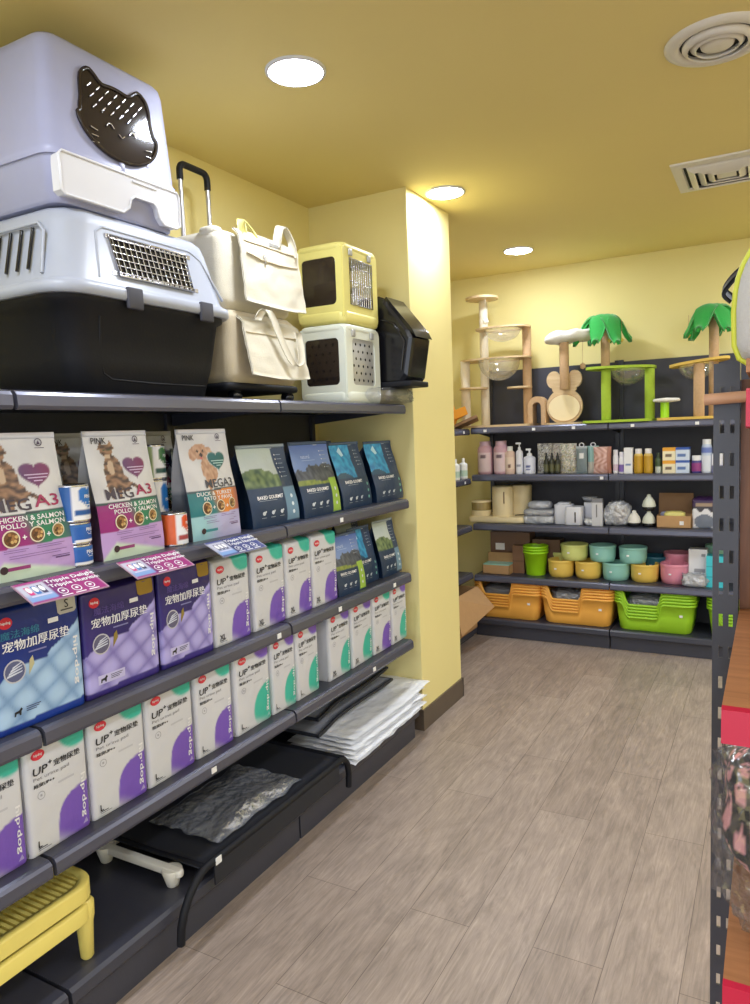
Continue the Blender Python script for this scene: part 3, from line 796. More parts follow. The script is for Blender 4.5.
def navy_bag(kind, label, loc, rz, W=.235, H=.285, D=.15, scale=None):
    t = thing('dry_food_bag', label, 'pet food', loc, rz, 'navy dry food bags')
    mb, F = pouch(W, H, D, navy_paint(kind), C(18, 38, 64), {'hill': 21, 'mount': 22, 'blue': 23}[kind], 44, 60, lean=.42, bulge=.018, back=C(18, 30, 48))
    F.text('BAKED GOURMET', .12 if kind != 'blue' else .14, .36 if kind != 'blue' else .40, w=W * .52, h=.013, col=WHT, bold=.022)
    F.rect(.14, .5, .318, .324, C(150, 160, 170)) if kind != 'blue' else F.rect(.2, .5, .352, .358, C(150, 160, 170))
    for k in range(3):
        u = .20 + .18 * k; v = .17 if kind != 'blue' else .15
        F.ell(u, v, .0085, .0075, C(200, 208, 216), 7, a0=k); F.ell(u + .035, v + .018, .004, .004, C(200, 208, 216), 6); F.rect(u - .045, u + .045, v - .058, v - .05, C(150, 160, 172))
    cu = .85
    for k in range(6 if kind == 'hill' else 5): F.rect(cu - .07, cu + .03, .86 - .055 * k, .868 - .055 * k, C(150, 165, 185)) ; F.ell(cu - .1, .864 - .055 * k, .003, .003, WHT, 6)
    for k in range(3): F.ell(cu, .34 - .10 * k, .008, .008, C(220, 230, 236) if kind != 'blue' else C(130, 200, 180), 6, a0=k)
    if kind == 'mount': F.text('natural', .22, .80, w=.06, col=C(190, 205, 235), bold=.01); F.rect(.22, .55, .745, .752, C(170, 190, 225))
    if kind == 'blue': F.poly([(.2, .86), (.3, .93), (.38, .80), (.3, .78)], C(190, 225, 240), .0004)
    F.rect(.62, .72, .945, .955, C(170, 180, 195))
    mb.build('pouch', 'ink', t)
    b = MB(); sheet(b, lambda u, v: (F.S(u, .955 + .045 * v)[0] * 1.004, F.S(u, .955 + .045 * v)[1] - .0012, (.957 + .044 * v) * H), 14, 2, .0035, col=C(64, 82, 108) if kind != 'hill' else C(140, 152, 158)); b.build('top_seal', 'ink', t)
    if scale: t.scale = scale
    return t
nh = navy_bag('hill', 'navy dry food bag with pale sky and green hills, between poodle pouch and mountain bag', (-1.575, 2.105, Z_2), LZ - 3, W=.262, H=.292)
dup(nh, (-1.75, 1.955, Z_2), LZ, 'navy dry food bag with grey top in the back row, behind the poodle pouch', (.9, 1, 1))
nm = navy_bag('mount', 'navy dry food bag with mountain picture and lime strip on the second shelf', (-1.575, 2.415, Z_2), LZ, W=.27, H=.295)
nb = navy_bag('blue', 'navy dry food bag with bright blue corner, directly right of the mountain bag', (-1.585, 2.71, Z_2), LZ + 2, W=.262, H=.285)
dup(nb, (-1.585, 3.015, Z_2), LZ, 'navy dry food bag with bright blue corner at the pillar end of the second shelf', (1.02, 1, .985))
dup(nb, (-1.745, 2.74, Z_2), LZ + 3, 'navy dry food bag in the back row, behind the two with bright blue corners', (1, 1, 1.02))
dup(nm, (-1.568, 2.605, Z_3), LZ - 4, 'small navy food bag with mountain picture on the shelf below, beside white packs', (.76, .75, .86))
dup(nb, (-1.60, 2.80, Z_3), LZ, 'small navy food bag with bright blue corner, middle of the three on the middle shelf', (.74, .75, .90))
dup(nh, (-1.59, 3.015, Z_3), LZ, 'small navy food bag with pale green top at the pillar end of the middle shelf', (.76, .75, .90))
dup(nh, (-1.745, 2.93, Z_3), LZ, 'small navy food bag in the back row of the middle shelf, near the pillar', (.8, .7, .96))

# ------------------------------------------------------------------ cans
def can(label, loc, R_, H, body, lab, group='pet food cans', rz=0):
    t = thing('food_can', label, 'can', loc, rz, group)
    b = MB(); lathe(b, [(R_ - .002, 0), (R_, .003), (R_ - .001, .006), (R_ - .001, H - .006), (R_, H - .003), (R_ - .002, H), (R_ - .004, H - .004), (0, H - .004)], 28, cap1=False); b.build('tin', 'chrome', t)
    b = MB(); n = 40
    def f(u, v): a = rad(-90) + 2 * pi * (u - .5); return ((R_ + .0004) * cos(a), (R_ + .0004) * sin(a), .006 + (H - .012) * v)
    def p(u, v):
        d = abs(u - .56)
        if d < .17:
            if H < .07 and v > .12: return lab if v < .85 else body
            if heart(u, v, .58, .60, .13, 2.3) < .95: return lab
            if v < .28 and v > .12 and d < .14: return mixc(lab, C(30, 40, 90), .5)
            return C(232, 232, 236)
        return body
    grid(b, f, n, 18, 0, p)
    F = Face(b, f, 2 * pi * R_, H - .012, nrm=(0, 0, 0), off=0)
    def put(x, y, lift=0.):
        a = rad(-90) + 2 * pi * (x - .5); return ((R_ + .0014) * cos(a), (R_ + .0014) * sin(a), .006 + (H - .012) * y)
    F.put = put
    F.text('PINK', .58, .70, w=.028, col=WHT, bold=.02, al='C'); F.rect(.53, .62, .50, .54, WHT); F.rect(.54, .61, .42, .45, WHT)
    b.build('paper_label', 'ink', t); return t
BLU, LBL = C(40, 100, 180), C(30, 110, 190)
c1 = can('small blue can at the bottom of the stack between the two front cat pouches', (-1.605, 1.268, Z_2), .037, .058, C(44, 104, 176), C(30, 90, 170), rz=80)
dup(c1, (-1.605, 1.268, Z_2 + .0585), 86, 'small blue can in the middle of the stack between the two front cat pouches')
can('taller blue and white can on top of the stack between the cat pouches', (-1.605, 1.266, Z_2 + .117), .040, .098, BLU, LBL, rz=86)
can('pale can with purple print, behind the stack of blue cans', (-1.70, 1.245, Z_2 + .157), .037, .058, C(226, 222, 230), C(80, 50, 100), rz=90)
dup(c1, (-1.70, 1.245, Z_2), 80, 'blue can hidden low in the back stack beside the left cat pouch', (1, 1, 2.7))
can('orange can with white label between the cat pouch and the poodle pouch', (-1.605, 1.620, Z_2), .041, .102, C(222, 100, 50), C(220, 84, 40), rz=94)
can('blue can behind the orange can, under the green can', (-1.70, 1.642, Z_2 + .0), .040, .20, BLU, LBL, rz=90)
can('green can with leaf print on top of the stack behind the orange can', (-1.70, 1.642, Z_2 + .2005), .040, .108, C(150, 170, 120), C(60, 110, 70), rz=90)

# ------------------------------------------------------------------ shelf-edge promotion cards
def talker(label, y, kind, rz=LZ):
    W, Hh = .210, .085
    t = thing('shelf_card', label, 'sign', (-1.503, y, Z_2 + .006), rz, 'tilted promotion cards on the shelf edge')
    mg = (C(150, 24, 112), C(112, 18, 104)) if kind == 'pink' else (C(48, 58, 124), C(36, 42, 100))
    th = rad(27)
    def S(u, v): return ((u - .5) * W + .0 * v, -(1 - v) * Hh * cos(th), -(1 - v) * Hh * sin(th))
    b = MB()
    def p(u, v):
        if u < .03 or u > .985 or v < .05: return mixc(mg[0], WHT, .35)
        if u < .34: return mixc(C(190, 190, 206), C(120, 156, 206), sm(.55, .2, v)) if .1 < v < .9 else mg[0]
        return mixc(mg[1], mg[0], sm(.34, .6, u))
    sheet(b, S, 30, 14, .0018, col=p)
    F = Face(b, S, W, Hh, nrm=(0, -sin(th), cos(th)), off=.0006)
    F.text('Tripple Delight', .36, .80, w=.138, h=.0165, col=WHT, bold=.022); F.text('Tripple Nutrition', .36, .58, w=.146, h=.0165, col=WHT, bold=.022)
    for k in range(3):
        u = .45 + .18 * k; F.ring(u, .30, .0125, .0024, WHT); F.ell(u, .30, .005, .004, WHT, 6, .0003, k); F.rect(u - .07, u + .07, .075, .115, WHT)
    for k in range(3):
        F.rect(.08 + .08 * k, .14 + .08 * k, .40, .78, (C(210, 60, 130), C(70, 120, 190), C(60, 50, 90))[k] if kind == 'pink' else C(90, 90, 120)); F.ell(.11 + .08 * k, .62, .006, .012, WHT, 8, .0004)
    F.rect(.07, .32, .30, .36, C(200, 200, 225))
    b.build('card', 'card', t)
    b = MB(); box(b, -.03, .03, .0, .012, -.004, -.0015); b.build('clip', 'glass', t)
    return t
talker('pink promotion card tilted out from the shelf under the leftmost cat pouch', 1.108, 'pink', LZ + 0)
talker('pink promotion card tilted out from the shelf above the purple packs', 1.408, 'pink')
talker('dark blue promotion card tilted out from the shelf under the poodle pouch', 1.742, 'navy')

# ================================================================== ON TOP OF THE LEFT SHELVES
# ---- large two-tone travel crate (local: x along the shelf, y into it, front at y=0)
t = thing('pet_travel_crate', 'large travel crate with pale grey lid and black base on the top shelf at left', 'pet carrier', (-1.575, 1.585, Z_TOP), LZ)
b = MB(); rb = lambda z, w, d, r: [(x, y, z) for x, y in rrect(w, d, r, 6, 0, .225)]
loft(b, [rb(0, .50, .34, .05), rb(.006, .52, .36, .06), rb(.10, .57, .40, .07), rb(.235, .625, .43, .08), rb(.245, .66, .455, .085), rb(.262, .66, .455, .085)])
for x in (-.03, .21):
    pass
tube(b, [(x, .0445 - .155 * z, z) for x, z in ((-.205, .21), (-.198, .10), (-.185, .06), (-.155, .045), (.0, .04), (.22, .04))], .0035, 6)
b.build('base', 'dark', t)
b = MB()
loft(b, [rb(.258, .685, .478, .09), rb(.264, .70, .49, .095), rb(.286, .70, .49, .095), rb(.292, .672, .466, .085), rb(.30, .655, .452, .08), rb(.45, .585, .40, .085), rb(.478, .565, .385, .085), rb(.492, .53, .355, .075), rb(.497, .46, .29, .06)])
b.build('lid', 'grey', t)
# raised panel + wire window on the front of the lid (lid front leans back)
def lidf(x, z, o=0.): return (x, .002 + (z - .30) * .171 - o, z)
b = MB(); P = [(-.205, .31), (-.19, .435), (-.165, .452), (.17, .452), (.215, .43), (.29, .315)]
tube(b, [lidf(x, z, .001) for x, z in P], .0045, 6); b.build('panel_moulding', 'grey', t)
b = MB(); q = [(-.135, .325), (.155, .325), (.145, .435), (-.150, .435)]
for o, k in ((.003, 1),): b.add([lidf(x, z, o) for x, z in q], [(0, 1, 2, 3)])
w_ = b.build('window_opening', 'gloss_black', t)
b = MB(); tube(b, [lidf(x, z, .006) for x, z in q], .0035, 6, True)
for i in range(15):
    u = (i + .5) / 15; tube(b, [lidf(-.135 + .29 * u, .325, .006), lidf(-.150 + .295 * u, .435, .006)], .0016, 5)
for i in range(6):
    v = (i + .5) / 6; tube(b, [lidf(-.135 - .015 * v, .325 + .11 * v, .0075), lidf(.155 - .01 * v, .325 + .11 * v, .0075)], .0016, 5)
b.build('wire_grille', 'chrome', w_)
b = MB(); 
for (xa, xb_, za, zb) in ((-.150, .170, .325, .336), (-.153, .16, .425, .437)):
    for i in range(16):
        u = i / 15; x = xa + (xb_ - xa) * u
        box(b, x - .007, x + .007, .002 + (za - .3) * .171 - .004, .002 + (za - .3) * .171 + .004, za, zb)
b.build('grille_clip_row', 'chrome', w_)
for x in (-.105, .185):
    b = MB(); rbox(b, x - .028, x + .028, -.026, -.012, .235, .294, .006, .004); b.build('latch', 'panel', t)
for k in range(5):   # vents in the end of the lid
    b = MB(); y = .12 + .045 * k
    tube(b, [(-.3295, y, .325), (-.3130, y, .40), (-.3055, y, .434)], .0045, 6); b.build('vent_slot', 'gloss_black', t)
b = MB(); tube(b, [(-.327, .07, .31), (-.309, .075, .42), (-.304, .10, .445), (-.304, .33, .445), (-.309, .36, .42), (-.327, .365, .31)], .005, 6); b.build('end_moulding', 'grey', t)

# ---- enclosed litter box with a cat-shaped window, on the crate
t = thing('enclosed_litter_box', 'lavender-white enclosed litter box with cat-face window standing on the large crate', 'litter box', (-1.615, 1.515, 2.131), LZ)
b = MB(); lb = lambda z, w, d, r: [(x, y, z) for x, y in rrect(w, d, r, 6, 0, .20)]
loft(b, [lb(0, .41, .37, .04), lb(.008, .43, .385, .045), lb(.115, .455, .40, .05), lb(.12, .46, .405, .05)]); b.build('tray_body', 'lav', t)
b = MB()
loft(b, [lb(.115, .468, .412, .05), lb(.122, .47, .415, .05), lb(.136, .47, .415, .05), lb(.142, .46, .405, .05), lb(.395, .430, .375, .045), lb(.416, .422, .367, .045), lb(.428, .40, .345, .04), lb(.431, .36, .3, .03)])
b.build('hood', 'lav', t)
b = MB()   # pull-out front with a hand cut-out
P = [(-.200, .012), (-.01, .012), (.012, .03), (.02, .055), (.035, .066), (.105, .066), (.118, .055), (.126, .03), (.145, .012), (.195, .012), (.212, .022), (.212, .108), (.205, .120), (-.205, .120), (-.214, .110), (-.212, .022)]
prism(b, P, -.012, .02, 'y'); b.build('front_drawer', 'white', t)
b = MB(); tube(b, [(x, -.012, z) for x, z in P], .004, 6, True)
prism(b, [(.03, .105), (.12, .105), (.12, .110), (.03, .110)], -.015, -.01, 'y'); b.build('drawer_rim', 'white', t)
b = MB(); rbox(b, -.006, .012, -.008, .01, .12, .152, .004, .003); b.build('clip', 'lav', t)
def hoodf(x, z, o=0.): return (x, -.003 + (z - .14) * .0665 - o, z)
cat = []
for i in range(73):
    a = -pi / 2 + 2 * pi * i / 72; x, z = .140 * cos(a), .098 * sin(a)
    if sin(a) > 0: x *= .93
    for s_ in (-1, 1):
        e = math.exp(-((a - (pi / 2 + s_ * -.80)) / .34) ** 4); x += s_ * .010 * e; z += .044 * e
    cat.append((x + .005, z + .252))
cat = cat[:-1]
b = MB(); n = len(cat); b.add([hoodf(x, z, .004) for x, z in cat] + [hoodf(.005, .252, .004)], [(i, (i + 1) % n, n) for i in range(n)]); w_ = b.build('cat_window', 'smoke', t)
b = MB(); tube(b, [hoodf(x, z, .005) for x, z in cat], .0055, 6, True); b.build('window_rim', 'smoke', w_)
b = MB(); b.add([hoodf(x, z, .0015) for x, z in cat] + [hoodf(.005, .252, .0015)], [(i, (i + 1) % n, n) for i in range(n)]); b.build('window_opening', 'dark', w_)
for r_ in range(3):
    for i in range(7):
        x = -.095 + .03 * i + .006 * r_; z = .322 - .026 * r_
        if r_ and i > 4 + (r_ == 1): continue
        b = MB(); tube(b, [hoodf(x, z, .006), hoodf(x + .014, z + .014, .006)], .0022, 5); b.build('moulded_stripe', 'chrome', w_)
for x in (-.03, .05):
    b = MB(); tube(b, [hoodf(x - .012, .235, .007), hoodf(x - .004, .246, .007), hoodf(x + .006, .246, .007), hoodf(x + .014, .236, .007)], .002, 5); b.build('closed_eye', 'chrome', w_)
for s_ in (-1, 1):
    for k in range(3):
        b = MB(); tube(b, [hoodf(.01 + s_ * .085, .212 - .016 * k, .007), hoodf(.01 + s_ * .108, .216 - .02 * k, .007)], .0016, 5); b.build('whisker', 'chrome', w_)
b = MB(); tube(b, [hoodf(.0, .226, .007), hoodf(.01, .218, .007), hoodf(.02, .226, .007)], .0018, 5); b.build('mouth', 'chrome', w_)

# ---- cream canvas trolley carrier
t = thing('canvas_pet_trolley', 'cream canvas pet carrier trolley with a raised telescopic handle on the top shelf', 'pet carrier', (-1.60, 2.16, Z_TOP), LZ)
b = MB(); rbox(b, -.225, .20, .02, .36, .035, .062, .03, .01); 
for x, y in ((-.16, .05), (.15, .05), (-.16, .31), (.15, .31)): box(b, x - .012, x + .012, y - .014, y + .014, .015, .04)
b.build('wheeled_base', 'dark', t)
for x, y in ((-.16, .05), (.15, .05), (-.16, .31), (.15, .31)):
    b = MB(); b.M = MX.Translation((x - .02, y, .019)) @ MX.Rotation(rad(90), 4, 'Y'); lathe(b, [(.009, 0), (.019, .003), (.019, .037), (.009, .04)], 16); b.build('wheel', 'gloss_black', t)
def soft_case(b, x0, x1, y0, y1, z0, z1, seed, r=.035):
    def f(u, v):
        k = rrect(x1 - x0, y1 - y0, r, 6, (x0 + x1) / 2, (y0 + y1) / 2); n = len(k); q = u * n; i = int(q) % n; j = (i + 1) % n; tt = q - int(q)
        x, y = k[i][0] + (k[j][0] - k[i][0]) * tt, k[i][1] + (k[j][1] - k[i][1]) * tt
        e = 1.0
        d = min(v, 1 - v)
        if d < .1: e = 1 - .10 * (1 - d / .1) ** 2
        cx, cy = (x0 + x1) / 2, (y0 + y1) / 2; w = .006 * NZ.noise(V((x * 14, y * 14, v * 5 + seed)))
        return (cx + (x - cx) * (e + w * 1.5), cy + (y - cy) * (e + w * 1.5), z0 + (z1 - z0) * v)
    grid(b, f, 56, 16); 
    rim = [f(i / 56, 1) for i in range(56)]; b.add(rim, [tuple(range(56))]); rim = [f(i / 56, 0) for i in range(56)]; b.add(rim, [tuple(reversed(range(56)))])
b = MB(); soft_case(b, -.215, .19, .02, .36, .06, .31, 1); b.build('lower_case', 'canvas2', t)
b = MB(); soft_case(b, -.225, .18, .03, .36, .312, .575, 2); u_ = b.build('upper_case', 'canvas', t)
b = MB(); rbox(b, -.225, -.16, .05, .13, .556, .588, .03, .012); b.build('corner_piece', 'canvas', u_)
def flap(x0, x1, z0, z1, seed, y0=.0, lean=.03):
    return lambda u, v: (x0 + (x1 - x0) * u + .012 * (1 - v) * (u - .5), y0 - .018 * sin(pi * u) * (.3 + .7 * (1 - v)) - lean * (1 - v) + .008 * NZ.noise(V((u * 5, v * 5, seed))) + (.02 * max(0, v - .9) / .1), z0 + (z1 - z0) * v - .012 * sin(pi * u) * (1 - v))
b = MB(); sheet(b, flap(-.16, .185, .335, .585, 3), 24, 18, .006); f1 = b.build('front_flap', 'canvas', t)
b = MB(); F1 = flap(-.16, .185, .335, .585, 3)
tube(b, [tuple(V(F1(.06 + .88 * i / 16, .66 - .04 * sin(pi * i / 16))) + V((0, -.003, 0))) for i in range(17)], .003, 6)
tube(b, [tuple(V(F1(.06 + .88 * i / 16, .83)) + V((0, -.002, 0))) for i in range(17)], .0025, 6); b.build('pocket_zip', 'canvas2', f1)
b = MB(); p = V(F1(.33, .62)); tube(b, [p + V((0, -.006, .02)), p + V((.003, -.009, 0)), p + V((.0, -.009, -.012))], .003, 6); b.build('zip_pull', 'chrome', f1)
b = MB(); rbox(b, .0, .055, -.012, -.008, .548, .562, .004, .001); b.build('name_patch', 'silver', f1)
b = MB(); sheet(b, flap(-.17, .165, .085, .29, 5, -.002, .045), 24, 16, .006); f2 = b.build('lower_flap', 'canvas', t)
b = MB(); F2 = flap(-.17, .165, .085, .29, 5, -.002, .045)
tube(b, [tuple(V(F2(.03 + .94 * i / 16, .72)) + V((0, -.002, 0))) for i in range(17)], .0022, 6); b.build('seam', 'canvas2', f2)
def strap(name, pts, wv, parent, m='canvas', th=.004, n=20):
    pts = [V(p) for p in pts]
    def at(s):
        q = s * (len(pts) - 1); i = min(int(q), len(pts) - 2); k = q - i
        p0, p1, p2, p3 = pts[max(0, i - 1)], pts[i], pts[i + 1], pts[min(len(pts) - 1, i + 2)]
        return .5 * ((2 * p1) + (p2 - p0) * k + (2 * p0 - 5 * p1 + 4 * p2 - p3) * k * k + (3 * p1 - p0 - 3 * p2 + p3) * k ** 3)
    b = MB(); sheet(b, lambda u, v: tuple(at(v) + V(wv) * (u - .5)), 2, n, th); return b.build(name, m, parent)
strap('carry_handle', [(.06, .0, .56), (.065, -.005, .60), (.085, .0, .632), (.115, .005, .64), (.145, .01, .622), (.155, .0, .585), (.150, -.006, .54)], (.0, .035, .012), t, 'canvas')
strap('carry_handle', [(-.13, .0, .57), (-.125, .01, .605), (-.10, .03, .622), (-.07, .03, .606), (-.06, .01, .57)], (.0, .035, .01), t, 'yel')
strap('hanging_handle', [(-.11, -.028, .275), (-.09, -.04, .31), (-.06, -.045, .30), (-.03, -.055, .23), (.0, -.068, .16), (.03, -.075, .125), (.07, -.075, .135), (.095, -.065, .18), (.10, -.05, .25)], (.034, -.004, .0), t, 'canvas')
b = MB(); hx = ((-.05, .40), (.10, .40))
for x, y in hx: tube(b, [(x, .345, .50), (x, .345, .86)], .009, 10)
b.build('telescopic_tube', 'alu', t)
b = MB(); tube(b, [(-.05, .345, .835), (-.05, .345, .87)] + arc((-.025, .345, .87), .025, 180, 90, 5) + arc((.075, .345, .87), .025, 90, 0, 5) + [(.10, .345, .835)], .0125, 10); b.build('grip', 'dark', t)

# ---- two hard plastic carriers stacked
def hard_carrier(label, loc, m, door, seed):
    t = thing('hard_pet_carrier', label, 'pet carrier', loc, LZ, 'small hard pet carriers')
    W, D, H = .30, .235, .318; pl = 0.018
    b = MB()
    def frame_xz(y0, y1, x0, x1, z0, z1, ox0, ox1, oz0, oz1):   # plate with a rounded rectangular opening
        A_ = [(cx, cz) for cx, cz in rrect(x1 - x0, z1 - z0, .03, 5, (x0 + x1) / 2, (z0 + z1) / 2)]; B_ = [(cx, cz) for cx, cz in rrect(ox1 - ox0, oz1 - oz0, .022, 5, (ox0 + ox1) / 2, (oz0 + oz1) / 2)]
        return A_, B_
    def wall(axis, c0, c1, a0, a1, z0, z1, oa0, oa1, oz0, oz1):
        A_ = rrect(a1 - a0, z1 - z0, .028, 5, (a0 + a1) / 2, (z0 + z1) / 2); B_ = rrect(oa1 - oa0, oz1 - oz0, .02, 5, (oa0 + oa1) / 2, (oz0 + oz1) / 2)
        pt = (lambda a, z, c: (a, c, z)) if axis == 'y' else (lambda a, z, c: (c, a, z))
        loft(b, [[pt(a, z, c1) for a, z in A_], [pt(a, z, c0) for a, z in A_], [pt(a, z, c0) for a, z in B_], [pt(a, z, c1) for a, z in B_], [pt(a, z, c1) for a, z in A_]], False, False, smooth=False)
    wall('y', 0, .012, -W / 2 + .004, W / 2 - .004, .008, H - .008, -.095, .10, .075, .262)
    wall('x', -W / 2, -W / 2 + .012, .004, D - .004, .008, H - .008, .035, D - .03, .075, .262)
    wall('x', W / 2 - .012, W / 2, .004, D - .004, .008, H - .008, .035, D - .03, .075, .262)
    rbox(b, -W / 2 + .005, W / 2 - .005, D - .012, D - .002, .012, H - .012, .004, .003)
    rbox(b, -W / 2 - .004, W / 2 + .004, -.004, D, 0, .05, .03, .012); rbox(b, -W / 2 - .002, W / 2 + .002, -.002, D, H - .036, H, .034, .014)
    b.build('shell', m, t)
    if door == 'wire':
        b = MB(); tube(b, [(-.093, -.001, .078), (.098, -.001, .078), (.098, -.001, .26), (-.093, -.001, .26)], .003, 6, True)
        for i in range(9): x = -.075 + .019 * i; tube(b, [(x, -.002, .078), (x, -.002, .26)], .0022, 6)
        for z in (.115, .17, .225): tube(b, [(-.093, -.0005, z), (.098, -.0005, z)], .0022, 6)
        b.build('wire_door', 'chrome', t)
    else:
        b = MB(); x0, x1, z0, z1 = -.098, .103, .073, .264; n = 0
        rbox(b, x0, x1, .004, .009, z0, z1, .004, .002); d = b.build('perforated_door', 'silver', t)
        for i in range(5):
            for j in range(5):
                pass
        b = MB()
        for i in range(5):
            for j in range(6):
                x = -.08 + .04 * i + (.02 if j % 2 else 0); z = .095 + .029 * j
                if x < .09: b.M = MX.Translation((x, .0038, z)) @ MX.Rotation(rad(90), 4, 'X'); lathe(b, [(0, 0), (.0062, 0)], 8, cap0=False, cap1=False)
        b.build('hole_pattern', 'gloss_black', d)
    b = MB(); rbox(b, -W / 2 + .002, -W / 2 + .006, .036, D - .032, .076, .261, .002, .001); d = b.build('side_window', 'smoke', t)
    if door != 'wire':
        b = MB()
        for i in range(4):
            for j in range(5): y = .06 + .035 * i + (.017 if j % 2 else 0); box(b, -W / 2 + .0005, -W / 2 + .002, y, y + .008, .095 + .034 * j, .105 + .034 * j)
        b.build('vent_hole_pattern', 'gloss_black', d)
    else:
        b = MB(); b.add([(-W / 2 + .02, .04, .08), (-W / 2 + .02, .2, .08), (.05, .2, .08), (.05, .04, .08)], [(0, 1, 2, 3)]); prism(b, [(-.10, .06), (.06, .06), (.06, .17), (.05, .17)], .05, .19, 'y'); b.build('inner_step', 'canvas', t)
    for x in (-.09, .07):
        b = MB(); rbox(b, x - .012, x + .016, -.008, .0, H - .05, H - .022, .004, .003); b.build('latch', 'silver', t)
    t.scale = (1, 1, 1.05); return t
hard_carrier('pale green-white hard carrier with perforated door, under the yellow carrier', (-1.572, 2.785, Z_TOP), 'ivory', 'perf', 1)
hard_carrier('pale yellow hard carrier with chrome wire door stacked on the white one', (-1.575, 2.79, Z_TOP + .3355), 'yel', 'wire', 2)

# ---- black hooded litter box leaning out by the pillar, on a clear-wrapped pack
t = thing('hooded_litter_box', 'black glossy hooded litter box at the end of the top shelf by the pillar', 'litter box', (-1.45, 3.058, Z_TOP + .088), LZ)
b = MB()
def hd(k):   # outlines from base to crown, front (y=0) leans back
    pass
P = [(.02, .0), (-.005, .03), (-.035, .20), (-.02, .235), (.10, .385), (.14, .402), (.40, .402), (.43, .38), (.45, .02), (.44, .0)]
rings = []
for x, e in ((-.094, .9), (-.09, .97), (-.08, 1), (.08, 1), (.09, .97), (.094, .9)):
    rings.append([(x, .22 + (y - .22) * e, .2 + (z - .2) * e) for y, z in P])
loft(b, rings, True, True, smooth=False); b.build('hood', 'gloss_black', t)
b = MB(); prism(b, [(-.045, .205), (-.028, .24), (.098, .395), (.108, .386), (-.012, .235)], -.088, .088); b.build('front_lip', 'gloss_black', t)
b = MB(); tube(b, [(-.097, .03, .06), (-.097, .01, .19), (-.097, .06, .27), (-.097, .14, .30), (-.097, .20, .22), (-.097, .19, .06)], .006, 8); b.build('side_rib', 'gloss_black', t)
b = MB(); rbox(b, -.1, .1, -.02, .46, -.012, .012, .02, .004); b.build('tray_rim', 'dark', t)
b = MB(); crumple(b, .40, .22, .075, 3, .10, 5, 48, 24)
tag(b.build('clear_wrapped_pack', 'film'), 'crinkled clear-wrapped pack under the black hood at the shelf end', 'package', (-1.60, 2.985, Z_TOP), 90 + 0)

# ================================================================== ON THE LEFT BASE DECK
# ---- butter yellow raised trays, two stacked
def raised_tray(label, loc, legs, group='stacked yellow trays'):
    t = thing('raised_grid_tray', label, 'pet tray', loc, LZ, group)
    L, D = .50, .40
    def ring(z0, z1, w0, inset):
        A_ = rrect(L, D, .07, 6, 0, D / 2); B_ = rrect(L - 2 * w0, D - 2 * w0, .055, 6, 0, D / 2)
        loft(b, [[(x, y, z0) for x, y in A_], [(x, y, z1 - .006) for x, y in A_], [(x * .985, D / 2 + (y - D / 2) * .985, z1) for x, y in A_], [(x, y, z1) for x, y in B_], [(x, y, z0) for x, y in B_], [(x, y, z0) for x, y in A_]], False, False)
    b = MB(); ring(.0, .042, .024, 0); b.build('rim', 'ytray', t)
    b = MB()
    for i in range(27): x = -.22 + .44 * i / 26; box(b, x - .0045, x + .0045, .022 + .02 * (abs(x) > .2), D - .022 - .02 * (abs(x) > .2), .022, .036)
    for y in (.11, .2, .29): box(b, -.226, .226, y - .005, y + .005, .016, .032)
    box(b, -.222, .222, .03, D - .03, .004, .008); b.build('grid_insert', 'ytray', t)
    for x in (-.225, .225):
        for y in (.025, D - .025):
            b = MB(); lathe(b, [(.013, -.118), (.017, -.113), (.022, -.02), (.026, .0), (.027, .036), (.020, .044)], 16, (x * .965, .01 + y * .95, 0)); b.build('leg', 'ytray', t)
    if not legs:
        for c in list(t.children):
            if c.name.startswith('leg'): bpy.data.objects.remove(c)
    return t
raised_tray('butter yellow raised tray with legs on the base deck, lower of two stacked', (-1.535, .955, Z_B + .119), True)
tt = raised_tray('butter yellow grid tray on top of the stack in the bottom left corner', (-1.535, .957, Z_B + .119 + .056), False)

# ---- white tray with cone feet, under the black cot
t = thing('white_footed_tray', 'white plastic frame with conical feet poking out under the black cot', 'pet tray', (-1.545, 1.62, Z_B), LZ)
b = MB(); rbox(b, -.135, -.105, .0, .36, .035, .058, .012, .005); rbox(b, .50, .53, .0, .36, .035, .058, .012, .005); rbox(b, -.105, .5, .32, .36, .04, .058, .005, .003); b.build('side_rail', 'offwhite', t)
for x, y in ((-.12, .04), (-.12, .33), (.515, .04), (.515, .33)):
    b = MB(); lathe(b, [(.014, 0), (.018, .003), (.032, .05), (.030, .056)], 18, (x, y, 0)); b.build('conical_foot', 'offwhite', t)

# ---- black elevated cot whose tube legs bend down over the deck edge
t = thing('black_pet_cot', 'black mesh pet cot with tubular legs bent down over the base deck', 'pet bed', (-1.475, 1.535, .223), LZ)
L, D = .80, .44
b = MB(); sheet(b, lambda u, v: (u * L - .01, .012 + v * D, .0 - .012 * sin(pi * u) * sin(pi * v)), 20, 12, .006); b.build('mesh_deck', 'mesh', t)
def cot_tube(x0, s):
    return [(x0 + s * .124, .0, -.165), (x0 + s * .122, -.004, -.115), (x0 + s * .110, -.006, -.075), (x0 + s * .085, -.004, -.042), (x0 + s * .05, 0, -.016), (x0 + s * .02, .002, -.003), (x0, .004, 0)]
b = MB(); tube(b, cot_tube(0, -1) + [(L * k / 8, .004, 0) for k in range(1, 8)] + [(L - .02, .004, 0), (L, .004, -.008), (L + .018, .002, -.03), (L + .024, .0, -.07), (L + .026, .004, -.13)], .0125, 10); b.build('front_frame_tube', 'dark', t)
b = MB(); tube(b, [(.0, .006, 0), (-.006, .2, 0), (0, D, 0)], .009, 8); tube(b, [(L, .006, 0), (L, D, 0)], .009, 8); tube(b, [(0, D, 0), (L, D, 0)], .009, 8); b.build('rear_frame_tube', 'dark', t)
